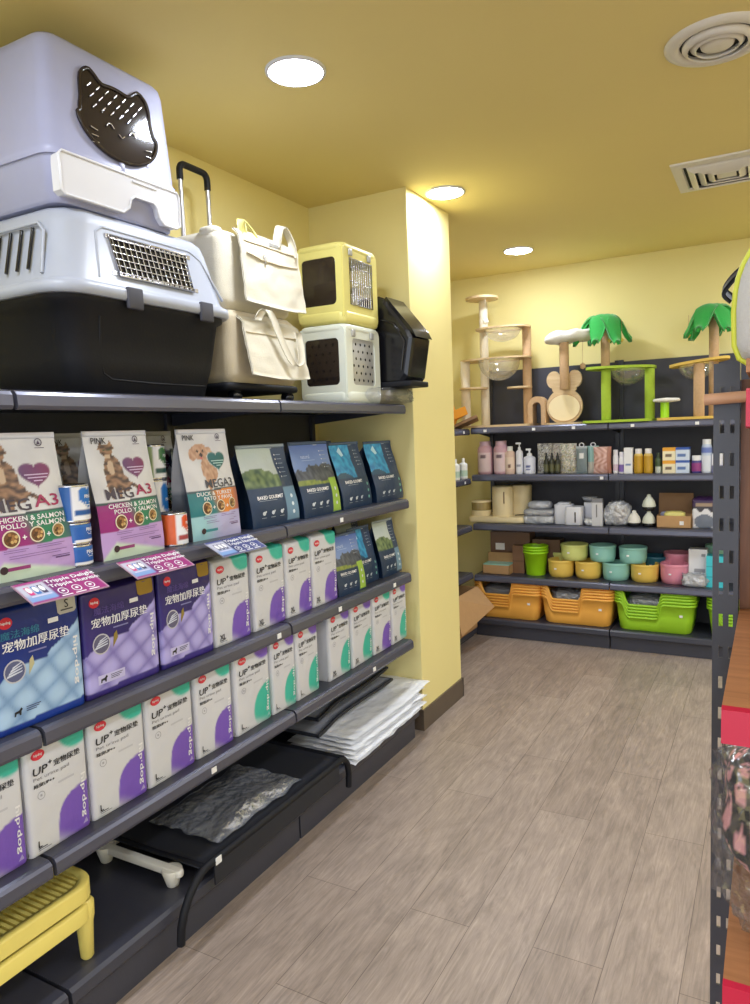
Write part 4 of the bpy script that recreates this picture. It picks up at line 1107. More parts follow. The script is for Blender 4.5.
b = MB(); box(b, .03, .055, -.0095, -.007, -.01, .012); b.build('price_sticker', 'sticker', t)
b = MB(); box(b, .03, L - .05, -.003, .003, -.075, -.008); b.build('front_skirt', 'mesh', t)
b = MB(); 
def wrapf(u, v):
    x, y = u * .46, v * .30; h = .008 + .014 * sin(pi * min(1, u * 1.02)) * (1 - v) ** .5 + .016 * NZ.noise(V((u * 4, v * 3, 2))) + .008 * abs(NZ.noise(V((u * 11, v * 9, 4))))
    d = min(u, 1 - u, v, 1 - v); return (x + .02 * NZ.noise(V((v * 6, 1, 1))), y + .02 * NZ.noise(V((u * 6, 3, 1))), h * sm(0, .12, d) + .004)
sheet(b, wrapf, 40, 26, .002)
tag(b.build('clear_plastic_wrapper', 'wrapper'), 'loose cloudy plastic wrapper lying on the black cot', 'wrapper', (-1.52, 1.64, .229), LZ)

# ---- folded grey felt mats with black binding
def felt_mat(label, loc, L, D, up, seed):
    t = thing('folded_felt_mat', label, 'pet mat', loc, LZ, 'folded grey felt mats')
    f = lambda u, v: (u * L, v * D, .006 + up * (sm(0, .25, u) * .3 + .35 * u + .12 * sin(u * 5 + seed)) * (1 - .25 * v))
    b = MB(); sheet(b, f, 26, 12, -.012); b.build('felt_panel', 'felt', t)
    b = MB(); E_ = [f(i / 16, 0) for i in range(17)] + [f(1, j / 8) for j in range(1, 9)] + [f(1 - i / 16, 1) for i in range(1, 17)] + [f(0, 1 - j / 8) for j in range(1, 8)]
    tube(b, [(x, y, z + .006) for x, y, z in E_], .008, 8, True); b.build('black_binding', 'mesh', t)
    return t
felt_mat('folded grey felt mat with black edge, lower one beside the black cot', (-1.640, 2.40, Z_B + .090), .66, .34, .055, 0)
felt_mat('folded grey felt mat with black edge, upper one just under the low shelf', (-1.665, 2.44, Z_B + .135), .62, .3, .065, 1)

# ---- white clear-wrapped flat packs
for k in range(6):
    b = MB(); L = .66 + .03 * ((k * 7) % 3); D = .36 - .012 * k; h = .0150
    def pf(u, v, top, k=k):
        d = min(u * L, (1 - u) * L, v * D, (1 - v) * D); e = sm(0, .03, d) ** .5
        wob = .012 * NZ.noise(V((v * 7, k, 0))) ; z = h * .5 + (h * .5 - .001) * e * (1 if top else -1)
        if top: z += e * (.0035 * NZ.noise(V((u * 7 + v * 2, v * 9, k * 1.7))) + .002 * NZ.noise(V((u * 20, v * 24, k)))) - e * .002
        return (u * L + wob, v * D + .010 * NZ.noise(V((u * 9, k, 3))), z + .02 * sm(.55, 1, u) * k / 5)
    grid(b, lambda u, v: pf(u, v, True), 48, 24); grid(b, lambda u, v: pf(u, v, False), 48, 24, flip=True)
    o = b.build('wrapped_flat_pack', 'flatwrap')
    nm_ = ('bottom', 'second from bottom', 'third from bottom', 'third from top', 'second from top', 'top')[k]
    tag(o, 'white plastic-wrapped flat pack, %s of the stack beside the pillar' % nm_, 'package', (-1.455 - .010 * k - (.0 if k % 2 else .012), 2.40 + .012 * k, Z_B + .002 + .0150 * k), LZ - .5 * k + 1, 'white wrapped flat packs')

# ================================================================== BACK-WALL SHELVES: CAT TREES ON TOP
ZT, ZA, ZB_, ZC, ZD = BS[0], BS[1], BS[2], BS[3], .132
def bowlshape(b, r, dep, n=28, c=(0, 0, 0), rings=7):
    prof = [(r * sin(pi / 2 * k / rings), -dep * cos(pi / 2 * k / rings)) for k in range(rings + 1)]
    prof[0] = (.0005, -dep)
    lathe(b, prof + [(r + .004, .002)], n, c, cap0=False, cap1=False)
def curved_plate(b, x0, x1, yc, dep, z, th, bow):
    n = 16; P = [(x0 + (x1 - x0) * i / n, yc - dep / 2 - bow * sin(pi * i / n)) for i in range(n + 1)] + [(x1 - (x1 - x0) * i / n, yc + dep / 2 + bow * .6 * sin(pi * i / n)) for i in range(n + 1)]
    return P
def ring_plate(b, x0, x1, yc, dep, z, th, bow, hr, hx=None, tilt=0.):
    """oval platform with a round hole for a bowl"""
    hx = hx if hx is not None else (x0 + x1) / 2; n = 40; A_ = []; B_ = []
    for i in range(n):
        a = 2 * pi * i / n; cx = (x0 + x1) / 2
        k = 1 / max(abs(cos(a)) ** 2.6 + abs(sin(a)) ** 2.6, 1e-6) ** (1 / 2.6)
        A_.append((cx + (x1 - x0) / 2 * k * cos(a), yc + dep / 2 * k * sin(a))); B_.append((hx + hr * cos(a), yc + hr * sin(a)))
    zz = lambda x: tilt * (x - x0)
    loft(b, [[(x, y, z + zz(x)) for x, y in B_], [(x, y, z + zz(x)) for x, y in A_], [(x, y, z + th + zz(x)) for x, y in A_], [(x, y, z + th + zz(x)) for x, y in B_], [(x, y, z + zz(x)) for x, y in B_]], False, False, smooth=False)
def post(name, m, parent, x, y, z0, z1, r=.031):
    b = MB(); lathe(b, [(r - .002, z0), (r, z0 + .003), (r, z1 - .003), (r - .002, z1)], 20, (x, y, 0))
    return b.build(name, m, parent)
def disc(name, m, parent, x, y, z, r, th=.014, sy=1.0):
    b = MB(); P = [(x + r * cos(2 * pi * i / 28), y + r * sy * sin(2 * pi * i / 28)) for i in range(28)]; prism(b, P, z, z + th, 'z'); return b.build(name, m, parent)

# -- tall tree with clear bowls
t = thing('cat_tree', 'tall beige cat tree with two clear bowl hammocks on the back shelf', 'cat tree', (-1.73, 5.06, ZT))
X_ = lambda x: x * 1.016 + 1.73
Zr = lambda z: 1.5 + (z - 1.5) * 1.016 - ZT
b = MB(); prism(b, rrect(.50, .34, .05, 5, 0, 0), 0, .015, 'z'); b.build('base_plate', 'beech', t)
post('post', 'carpet', t, X_(-1.835), .04, .015, Zr(2.415)); post('post', 'sisal', t, X_(-1.515), .02, .015, Zr(2.20)); post('post', 'carpet', t, X_(-1.935), -.09, .015, Zr(1.985), .034)
b = MB(); ring_plate(b, X_(-1.985), X_(-1.478), -.02, .30, Zr(1.980), .012, .03, .135, X_(-1.70)); pl = b.build('platform', 'beech', t)
b = MB(); bowlshape(b, .150, .150, 30, (X_(-1.70), -.035, Zr(1.985))); b.build('bowl_hammock', 'bowlmilk', t)
b = MB(); ring_plate(b, X_(-1.866), X_(-1.482), -.01, .28, Zr(2.192), .012, .03, .120, X_(-1.675)); b.build('platform', 'beech', t)
b = MB(); bowlshape(b, .130, .092, 30, (X_(-1.675), -.02, Zr(2.197))); b.build('bowl_hammock', 'bowlmilk', t)
disc('perch', 'beech', t, X_(-1.83), .0, Zr(2.415), .118, .016)
disc('step', 'beech', t, X_(-1.885), -.06, Zr(1.785), .105, .012); disc('step', 'beech', t, X_(-1.56), -.02, Zr(1.775), .088, .012)
b = MB(); tube(b, [(X_(-1.775), -.085, Zr(2.415)), (X_(-1.775), -.085, Zr(2.27))], .0018, 5); s_ = b.build('toy_string', 'wool', t)
b = MB(); lathe(b, [(.001, -.022), (.014, -.018), (.022, 0), (.014, .018), (.001, .022)], 14, (X_(-1.775), -.085, Zr(2.25)), cap0=False, cap1=False); b.build('pompom', 'wool', s_)

# -- rabbit scratcher with a cushion on a post
t = thing('cat_tree', 'rabbit-shaped beige scratching board with a white fleece perch on a post', 'cat tree', (-1.262, 5.02, ZT), group=None)
b = MB(); out = []
for i in range(64):
    a = -pi / 2 + 2 * pi * i / 64; r = .112
    x, z = .120 * cos(a), .112 + .112 * sin(a); out.append((x, z))
def rabbit():
    P = []
    for i in range(41):
        a = -pi / 2 + (pi * .80) * i / 40; P.append((.122 * cos(a), .122 + .122 * sin(a)))
    P += [(.080, .232), (.084, .25)]
    for i in range(13): a = rad(-60 + 175 * i / 12); P.append((.070 + .050 * cos(a), .305 + .060 * sin(a)))
    P += [(.03, .335), (.012, .322)]
    return P
R_ = rabbit(); full = R_ + [(-x, z) for x, z in reversed(R_)][:-1]
prism(b, full, -.012, .012, 'y'); b.build('rabbit_board', 'beech', t)
b = MB(); b.M = MX.Translation((0, -.012, .112)) @ MX.Rotation(rad(90), 4, 'X'); prism(b, [(.108 * cos(2 * pi * i / 32), .090 * sin(2 * pi * i / 32)) for i in range(32)], 0, .010, 'z'); b.build('scratch_pad', 'cream', t)
b = MB(); tube(b, [(.108 * cos(2 * pi * i / 32), -.018, .112 + .090 * sin(2 * pi * i / 32)) for i in range(32)], .0045, 6, True); b.build('pad_rim', 'sisal', t)
b = MB(); prism(b, rrect(.26, .22, .05, 5, 0, .03), .0, .012, 'z'); b.build('base_plate', 'beech', t)
post('post', 'sisal', t, .012, -.046, .235, .55, .031)
b = MB()
for z0 in (.012,): lathe(b, [(.03, .012), (.03, .24)], 16, (.012, .06, 0))
b.build('rear_post', 'sisal', t)
b = MB()
def cush(u, v):
    a = 2 * pi * u; c = pi * (v - .5); e = abs(cos(c)) ** .55
    x, y, z = .165 * e * cos(a), .13 * e * sin(a), .042 * math.copysign(abs(sin(c)) ** .7, sin(c))
    z += .010 * (x / .165) + .012 * NZ.noise(V((x * 14, y * 14, z * 10))) ; return (.035 + x, .0 + y, .590 + z)
grid(b, cush, 32, 14); b.build('fleece_cushion', 'wool', t)
b = MB(); tube(b, [(.13, -.02, .56), (.13, -.02, .40)], .0015, 5); s_ = b.build('toy_string', 'sisal', t)
b = MB(); lathe(b, [(.001, -.022), (.018, -.012), (.018, .012), (.001, .022)], 12, (.13, -.02, .385), cap0=False, cap1=False); b.build('pompom', 'sisal', s_)

# -- little arch
b = MB(); A_ = [(.062 * cos(rad(a)), .138 + .062 * sin(rad(a))) for a in range(0, 181, 12)]; B_ = [(.030 * cos(rad(a)), .130 + .030 * sin(rad(a))) for a in range(180, -1, -12)]
prism(b, [(.062, 0)] + A_ + [(-.062, 0), (-.030, 0)] + B_ + [(.030, 0)], -.05, .05, 'y')
tag(b.build('scratching_arch', 'sisal'), 'small tan arched scratcher between the tall cat tree and the rabbit board', 'scratcher', (-1.447, 5.03, ZT), 0)

# -- palm trees
def palm_leaves(parent, x, y, z, L, seed, n=6):
    rnd = random.Random(seed)
    for k in range(n):
        a = 2 * pi * k / n + rnd.uniform(-.2, .2) + .3; l = L * rnd.uniform(.85, 1.1); wv = .054; dr = rnd.uniform(.8, 1.25)
        def f(u, v, s=0):
            r = l * v; h = .050 * sin(pi * min(1, v * 1.2)) - .120 * dr * v ** 2.2
            w = wv * (max(0, sin(pi * (.10 + .86 * v))) ** .8) * (u - .5) * 2; d = -.018 * (2 * abs(u - .5)) ** 2
            return (x + r * cos(a) - w * sin(a), y + r * sin(a) + w * cos(a), z + h + d)
        b = MB(); sheet(b, f, 8, 12, .024); b.build('leaf', 'leafg', parent)
t = thing('palm_cat_tree', 'lime green palm cat tree with clear bowl in the middle of the back shelf top', 'cat tree', (-.90, 5.04, ZT), group='palm cat trees')
k_ = 1.012; PX = lambda x: x * k_ + .90; PZ = lambda z: (z - 1.5) * k_ + 1.5 - ZT
b = MB(); prism(b, rrect(.438, .34, .05, 5, PX(-.888), 0), 0, .016, 'z'); b.build('base_plate', 'lime', t)
post('post', 'lime', t, PX(-.960), -.09, .016, PZ(1.855)); post('post', 'lime', t, PX(-.697), -.05, .016, PZ(1.845))
b = MB(); ring_plate(b, PX(-1.10), PX(-.664), -.01, .32, PZ(1.862), .016, 0, .112, PX(-.83), -.03); b.build('platform', 'lime', t)
b = MB(); bowlshape(b, .118, .115, 28, (PX(-.83), -.02, PZ(1.862))); b.build('bowl_hammock', 'glass', t)
post('trunk', 'sisal', t, PX(-.990), .05, .016, PZ(2.17), .029)
palm_leaves(t, PX(-1.0), .04, PZ(2.165), .165, 3)
for x, z in ((-.955, 2.06), (-.875, 2.055)):
    b = MB(); tube(b, [(PX(x), -.0, PZ(2.17)), (PX(x), -.0, PZ(z))], .0012, 5); s_ = b.build('toy_string', 'sisal', t)
    b = MB(); lathe(b, [(.001, -.017), (.015, 0), (.001, .017)], 12, (PX(x), -.0, PZ(z - .01)), cap0=False, cap1=False); b.build('pompom', 'must_c', s_)

t = thing('palm_cat_tree', 'mustard palm cat tree with tan posts and a green mushroom, beside the black upright', 'cat tree', (-.44, 5.04, ZT), group='palm cat trees')
PX = lambda x: x * k_ + .44
b = MB(); prism(b, rrect(.40, .32, .05, 5, PX(-.45), 0), 0, .016, 'z'); b.build('base_plate', 'must_c', t)
post('post', 'sisal', t, PX(-.405), -.10, .016, PZ(1.85), .032)
b = MB(); ring_plate(b, PX(-.585), PX(-.24), -.0, .30, PZ(1.838), .016, 0, .10, PX(-.43), .10); b.build('platform', 'must_c', t)
b = MB(); bowlshape(b, .105, .10, 28, (PX(-.43), -.01, PZ(1.853))); b.build('bowl_hammock', 'glass', t)
post('trunk', 'sisal', t, PX(-.333), .05, .016, PZ(2.15), .029)
palm_leaves(t, PX(-.345), .04, PZ(2.155), .150, 8)
for x, z in ((-.43, 2.10), (-.475, 2.045)):
    b = MB(); tube(b, [(PX(x), .0, PZ(2.16)), (PX(x), .0, PZ(z))], .0012, 5); s_ = b.build('toy_string', 'sisal', t)
    b = MB(); lathe(b, [(.001, -.017), (.015, 0), (.001, .017)], 12, (PX(x), .0, PZ(z - .01)), cap0=False, cap1=False); b.build('pompom', 'must_c', s_)
b = MB(); lathe(b, [(.026, .016), (.026, .115)], 18, (PX(-.60), -.11, 0)); ms = b.build('mushroom_stem', 'bucket', t)
b = MB(); lathe(b, [(.02, .112), (.078, .118), (.082, .126), (.076, .136), (.001, .142)], 24, (PX(-.59), -.11, 0), cap1=False); b.build('mushroom_cap', 'wool', ms)

# ================================================================== BACK SHELF A: BOTTLES AND PACKS
def lathec(b, prof, colf, n=20, c=(0, 0, 0)):
    rings = [[(c[0] + r * cos(2 * pi * i / n), c[1] + r * sin(2 * pi * i / n), c[2] + z) for i in range(n)] for r, z in prof]
    H = prof[-1][1]; vs = [p for r in rings for p in r]; fs = []
    for k in range(len(rings) - 1):
        for i in range(n): j = (i + 1) % n; fs.append((k * n + i, k * n + j, (k + 1) * n + j, (k + 1) * n + i))
    cs = [colf(i / n, prof[k][1] / H) for k in range(len(prof)) for i in range(n)]
    b.add(vs, fs, 0, cs, True); b.add(rings[-1], [tuple(range(n))], 0, [colf(0, 1)] * n)
def dense(prof, step=.008):
    out = [prof[0]]
    for (r0, z0), (r1, z1) in zip(prof, prof[1:]):
        k = max(1, int(abs(z1 - z0) / step))
        for i in range(1, k + 1): out.append((r0 + (r1 - r0) * i / k, z0 + (z1 - z0) * i / k))
    return out
def bottle(label, cat, loc, R_, H, neck, colf, capc, capr=.6, pump=False, group=None, name='bottle', n=24):
    """H body height; a cap (or pump head) part on top"""
    t = thing(name, label, cat, loc, 0, group)
    b = MB(); lathec(b, dense([(R_ * .92, 0), (R_, .006), (R_, H * .86), (R_ * .92, H * .93), (R_ * neck, H)]), colf, n); b.build('body', 'ink', t)
    b = MB(); m = 'ink'
    c = lambda u, v: capc
    if pump:
        lathec(b, [(R_ * .42, H), (R_ * .42, H + .018), (R_ * .16, H + .02), (R_ * .16, H + .04)], c, 12)
        rbox(b, -.026, .012, -.007, .007, H + .038, H + .052, .005, .003, col=capc)
    elif pump is None:   # dropper
        lathec(b, [(R_ * .55, H), (R_ * .55, H + .022), (R_ * .36, H + .024), (R_ * .34, H + .04), (R_ * .2, H + .046)], c, 12)
    else:
        lathec(b, [(R_ * capr, H - .001), (R_ * capr, H + .028), (R_ * capr * .95, H + .031)], c, 20)
    b.build({True: 'pump_head', None: 'dropper_cap', False: 'cap'}[pump], m, t)
    return t
def carton(label, cat, loc, w, d, h, paintf, group=None, name='carton', top=None, rz=0):
    """box with printed front"""
    b = MB(); nu, nv = max(4, int(w / .006)), max(4, int(h / .006)); s = paintf(0.01, .5)
    grid(b, lambda u, v: ((u - .5) * w, 0, v * h), nu, nv, 0, paintf, False)
    for f, fl in ((lambda u, v: (-w / 2, u * d, v * h), True), (lambda u, v: (w / 2, u * d, v * h), False)): grid(b, f, 2, nv, 0, lambda u, v: paintf(.02, v), False, flip=fl)
    grid(b, lambda u, v: ((u - .5) * w, d * v, h), 2, 2, 0, lambda u, v: top or paintf(u, 1), False)
    grid(b, lambda u, v: ((u - .5) * w, d, v * h), 1, 1, 0, lambda u, v: s, False, flip=True); grid(b, lambda u, v: ((u - .5) * w, d * v, 0), 1, 1, 0, lambda u, v: s, False, flip=True)
    t = thing(name, label, cat, loc, rz, group); b.build('box', 'card', t); return t
YA = 4.935
pinkj = lambda u, v: C(214, 172, 184) if v < .86 else C(236, 214, 222)
def pj(u, v):
    if .10 < v < .78 and .60 < u < .92: return C(232, 208, 212) if not (.56 < v < .68 and .68 < u < .82) else C(120, 96, 108)
    return C(212, 168, 180)
for i, (x, lb) in enumerate(((-1.835, 'large pink jar with rosy lid at the left end of the bottle shelf'), (-1.714, 'large pink jar with rosy lid, right of its twin, beside the small peach bottle'))):
    if i == 0: j0 = bottle(lb, 'jar', (x, YA + .055, ZA), .055, .205, .72, pj, C(206, 170, 182), .72, group='pink jars', name='jar')
    else: dup(j0, (x, YA + .055, ZA), 0, lb)
def pb(u, v):
    if .2 < v < .72 and .58 < u < .94: return C(238, 214, 192) if not (.28 < v < .44 and .72 < u < .82) else C(120, 80, 60)
    return C(226, 196, 178)
bottle('small peach bottle with white cap beside the two pink jars', 'bottle', (-1.642, YA + .035, ZA), .037, .165, .6, pb, C(230, 230, 222), .55)
wb = lambda u, v: C(232, 232, 238) if not (.3 < v < .42 and .66 < u < .84) else C(160, 160, 175)
bottle('slim white spray bottle, third bottle right of the pink jars', 'bottle', (-1.572, YA + .03, ZA), .025, .17, .5, wb, C(240, 240, 242), pump=True)
wb2 = lambda u, v: C(226, 228, 242) if not (.2 < v < .5 and .70 < u < .80 and int(v * 20) % 2) else C(90, 100, 150)
bottle('round white pump bottle left of the dark dropper bottles', 'bottle', (-1.504, YA + .045, ZA), .042, .125, .5, wb2, C(240, 240, 244), pump=True)
dk = lambda u, v: C(44, 46, 34) if not (.15 < v < .7 and .58 < u < .92) else C(92, 92, 60)
d0 = bottle('leftmost of the three dark dropper bottles', 'bottle', (-1.378, YA + .02, ZA), .0185, .10, .6, dk, C(24, 26, 24), pump=None, group='dark dropper bottles')
dup(d0, (-1.339, YA + .02, ZA), 20, 'middle one of the three dark dropper bottles'); dup(d0, (-1.299, YA + .02, ZA), 0, 'rightmost of the three dark dropper bottles')
def confetti(c0, cs, f, seed):
    def p(u, v):
        n = nz(u, v, f, seed); m_ = nz(u + 3, v, f * 1.3, seed + 4)
        return mixc(c0, cs[int((m_ + 1) * 7) % len(cs)], sm(.02, .10, n))
    return p
def snack(label, x, y, w, h, paint, seed, hang=False, d=.03, rz=0, m='ink'):
    mb = MB(); 
    for s_ in (-1, 1):
        grid(mb, lambda u, v: ((u - .5) * w * (1 - .06 * sin(pi * v)), s_ * d / 2 * (sin(pi * u) * sin(pi * v)) ** .6 + .004 * NZ.noise(V((u * 6, v * 6, seed))), v * h), max(12, int(w / .006)), max(14, int(h / .006)), 0, paint, flip=(s_ > 0))
    t = thing('snack_bag', label, 'pack', (x, y, ZA), rz, 'shiny patterned packs'); mb.build('pouch', m, t)
    if hang:
        b = MB(); tube(b, [(.015 * cos(2 * pi * i / 14), 0, h + .008 + .013 * sin(2 * pi * i / 14)) for i in range(14)], .004, 6, True); b.build('hang_loop', 'white', t)
    return t
cf = confetti(C(170, 166, 160), [C(225, 225, 222), C(120, 105, 92), C(196, 190, 150), C(90, 90, 84)], 16, 1)
snack('shiny grey patterned pack behind the white pump bottle and dropper bottles', -1.405, YA + .08, .105, .21, cf, 1)
snack('shiny floral patterned pack left of the hanging cards, right of dropper bottles', -1.235, YA + .06, .115, .205, confetti(C(196, 190, 178), [C(236, 232, 222), C(150, 120, 96), C(206, 196, 140), C(120, 140, 120)], 15, 2), 2)
snack('shiny pale pack behind the three dark dropper bottles', -1.325, YA + .10, .09, .208, confetti(C(190, 184, 176), [C(232, 228, 222), C(150, 110, 100), C(200, 196, 150)], 15, 3), 3)
gp = lambda u, v: C(232, 232, 230) if .55 < v < .75 and .3 < u < .72 else (C(120, 132, 134) if v < .92 else C(170, 178, 180))
snack('grey hanging pack with white square label and loop at top', -1.138, YA + .03, .075, .185, gp, 4, True, .02)
snack('teal-topped hanging pack with loop, right of the grey hanging pack', -1.066, YA + .05, .075, .185, lambda u, v: C(150, 190, 184) if v > .4 else C(196, 190, 178), 5, True, .02)
def ropep(u, v):
    k = sin(18 * (u - .5) + 5 * sin(v * 7)) * sin(14 * v + 3 * u); return mixc(C(176, 120, 104), C(232, 196, 186), .5 + .5 * k) if u < .75 else C(172, 116, 96)
snack('rosy brown pack with coiled rope toy right of the hanging packs', -1.0, YA + .025, .118, .178, ropep, 6, False, .03)
bw = lambda cl: (lambda u, v: C(236, 234, 240) if v > .5 or v < .12 else cl)
bottle('slim white bottle with rose band at the start of the right unit', 'bottle', (-.914, YA + .02, ZA), .0175, .125, .8, bw(C(214, 190, 206)), C(230, 226, 232), .85)
bottle('slim purple and white bottle between two white packs', 'bottle', (-.876, YA + .02, ZA), .0175, .11, .8, bw(C(128, 100, 176)), C(224, 220, 232), .85)
carton('tall white carton left of the two golden oil bottles', 'box', (-.832, YA, ZA), .053, .05, .168, lambda u, v: C(238, 238, 240) if not (.3 < v < .36 and .2 < u < .8) else C(110, 130, 180))
oil = lambda u, v: C(196, 152, 40) if v < .9 else C(224, 196, 110)
o0 = bottle('golden oil bottle with white cap, left of the pair', 'bottle', (-.772, YA + .03, ZA), .029, .128, .75, oil, C(240, 236, 234), .72, group='golden oil bottles')
dup(o0, (-.712, YA + .03, ZA), 0, 'golden oil bottle with white cap, right of the pair')
bottle('small dark green bottle between the oil bottle and the yellow boxes', 'bottle', (-.650, YA + .03, ZA), .02, .10, .6, lambda u, v: C(70, 90, 60) if v > .4 else C(200, 206, 196), C(60, 74, 56))
yb = lambda u, v: C(244, 232, 196) if v < .72 and not (.3 < v < .5 and .2 < u < .7) else (C(240, 170, 40) if v >= .72 else C(120, 100, 80))
bb = lambda u, v: C(214, 226, 244) if v < .78 and not (.3 < v < .5 and .15 < u < .75) else (C(50, 90, 180) if v >= .78 else C(90, 120, 180))
carton('yellow and cream box, lower one of the stacked pair', 'box', (-.583, YA, ZA), .076, .07, .081, yb, 'small stacked boxes'); carton('yellow and cream box, upper one of the stacked pair', 'box', (-.583, YA, ZA + .0815), .076, .07, .081, yb, 'small stacked boxes')
carton('blue and white box, lower one of the stacked pair', 'box', (-.503, YA, ZA), .08, .07, .081, bb, 'small stacked boxes'); carton('blue and white box, upper one of the stacked pair', 'box', (-.503, YA, ZA + .0815), .08, .07, .081, bb, 'small stacked boxes')
bottle('short purple jar with white cap right of the blue boxes', 'jar', (-.424, YA + .03, ZA), .030, .078, .9, lambda u, v: C(150, 60, 130) if .1 < v < .8 and .5 < u < 1 else C(70, 70, 140), C(238, 238, 240), .9, name='jar')
bottle('tall white supplement bottle with blue band stacked beside the black upright', 'bottle', (-.366, YA + .035, ZA), .0315, .178, .8, lambda u, v: C(110, 130, 200) if .70 < v < .88 else (C(226, 232, 244) if v < .62 else C(200, 214, 236)), C(236, 238, 240), .8)
carton('small white box half hidden by the black upright', 'box', (-.305, YA + .01, ZA), .06, .06, .118, lambda u, v: C(232, 232, 240) if v > .4 else C(110, 110, 150))

# side unit bottles
sb = lambda u, v: C(236, 238, 236) if v > .5 or v < .15 else C(180, 206, 190)
s0 = bottle('white nozzle bottle on the side shelf, nearer the pillar edge', 'bottle', (-1.93, 4.65, 1.155), .030, .115, .5, sb, C(240, 240, 240), .35, group='white nozzle bottles')
dup(s0, (-1.93, 4.795, 1.155), 0, 'white nozzle bottle on the side shelf, nearer the back wall')
carton('small pale box on the lower side shelf behind the pillar', 'box', (-1.985, 4.60, .468), .07, .1, .11, lambda u, v: C(226, 224, 214) if not (.3 < v < .6 and .3 < u < .7) else C(120, 120, 120), rz=90)
crb = MB(); crumple(crb, .14, .10, .05, 5, .2, 6, 18, 10); tag(crb.build('plastic_bag', 'milky'), 'crumpled clear bag on the middle side shelf behind the pillar', 'bag', (-1.98, 4.62, .815), 90)
# orange folded board on the side unit
t = thing('orange_board_toy', 'orange folded board toy on the side shelf at the pillar edge', 'pet toy', (-1.975, 4.74, 1.508))
b = MB(); prism(b, [(-.12, .0), (.0, .0), (.03, .07), (-.05, .36), (-.08, .36)], -.012, .012, 'y'); b.build('tall_panel', 'orangep', t)
b = MB(); b.M = MX.Translation((.03, .10, .02)) @ MX.Rotation(rad(-24), 4, 'Y') @ MX.Rotation(rad(20), 4, 'Z'); box(b, -.14, .12, -.09, .09, 0, .02); b.build('tilted_board', 'card_d', t)
b = MB(); b.M = MX.Translation((.0, .0, .06)) @ MX.Rotation(rad(-20), 4, 'Y'); prism(b, [(-.10, -.06), (.12, .0), (-.10, .10)], -.0, .06, 'z'); b.build('wing_panel', 'orangep', t)

# ================================================================== BACK SHELF B: FEEDERS AND DISPENSERS
YB = 4.945
t = thing('gravity_feeder', 'cream feeder set with amber jar and two tall cream hoppers at the left end', 'pet feeder', (-1.755, YB, ZB_))
b = MB(); rbox(b, -.215, .21, .0, .30, 0, .045, .04, .01); b.build('base_tray', 'cream', t)
b = MB(); lathe(b, [(.072, .045), (.074, .05), (.074, .085)], 28, (-.135, .09, 0)); b.build('jar_foot', 'cream', t)
b = MB(); lathe(b, [(.071, .086), (.072, .148)], 28, (-.135, .09, 0), cap0=False, cap1=False); b.build('jar_wall', 'amber', t)
b = MB(); lathe(b, [(.073, .145), (.074, .156), (.04, .158)], 28, (-.135, .09, 0)); b.build('jar_lid', 'cream', t)
b = MB(); lathe(b, [(.074, .04), (.076, .05), (.076, .25), (.072, .262), (.001, .264)], 30, (.028, .095, 0), cap1=False); h_ = b.build('hopper', 'cream', t)
b = MB(); rbox(b, .058, .066, .0195, .0225, .14, .225, .003, .001); b.build('level_window', 'card_d', h_)
b = MB(); rbox(b, .06, .20, .13, .27, .04, .265, .05, .01, tx=-.008); b.build('rear_hopper', 'cream', t)
b = MB(); tube(b, [(.205, .10, .04), (.185, .095, .055), (.12, .09, .05)], .004, 6); b.build('cable', 'dark', t)
b = MB(); rbox(b, -.11, .11, -.0, .17, 0, .055, .03, .01); rbox(b, -.105, .105, .0, .16, .058, .10, .03, .012); rbox(b, -.08, .08, .02, .14, .103, .155, .03, .02)
tag(b.build('clear_lidded_bowl_stack', 'milky'), 'stack of clear plastic bowls right of the cream hoppers', 'bowl', (-1.448, YB + .01, ZB_))
def dispenser(label, x, y, w, h, slot, lid, rz=0):
    t = thing('white_dispenser', label, 'pet feeder', (x, y, ZB_), rz, 'white dispensers')
    b = MB(); rbox(b, -w / 2, w / 2, 0, .11, 0, h, .024, .006); b.build('body', 'white', t)
    if slot: b = MB(); rbox(b, w * slot, w * slot + .009, -.0015, .002, .02, h * .72, .003, .001); b.build('level_window', 'gloss_black', t)
    if lid: b = MB(); rbox(b, -w / 2 + .02, w / 2 - .02, .01, .1, h, h + .012, .02, .004); b.build('lid', 'white', t)
dispenser('white dispenser at the left of the white group, with a lid', -1.277, YB + .03, .122, .138, 0, True)
dispenser('white dispenser with a black level slot, in front of the white group', -1.196, YB - .012, .118, .128, .10, False)
dispenser('white dispenser standing behind the black-slotted one, near the card packs', -1.098, YB + .09, .10, .15, 0, False)
b = MB(); crumple(b, .08, .06, .05, 8, .2, 8, 16, 10); tag(b.build('plastic_bag', 'milky'), 'small crumpled bag between the white dispensers and the card pack', 'bag', (-1.09, YB + .03, ZB_))
b = MB(); bowlshape(b, .05, .03, 20, (0, 0, .03)); tag(b.build('clear_dish', 'milky'), 'clear dish lying on top of the rear white dispenser', 'dish', (-1.115, YB + .14, ZB_ + .15))
cdp = lambda u, v: C(60, 60, 66) if .32 < v < .78 and .38 < u < .54 else (C(130, 130, 136) if v > .86 else C(206, 206, 210))
t = carton('pale card pack with a dark slot leaning right of the white dispensers', 'pack', (-1.036, YB, ZB_), .07, .03, .185, cdp)
for i, (x, y, w, h, s_, lb) in enumerate(((-.965, .03, .06, .13, 3, 'crumpled clear bag beside the pale card pack'), (-.905, .02, .13, .165, 4, 'crumpled clear bag with tan contents left of the cone fountains'))):
    b = MB(); crumple(b, w + .02, .09, h, s_, .22, 7, 26, 16); o = b.build('plastic_bag', 'milky'); tag(o, lb, 'bag', (x, YB + y + .04, ZB_))
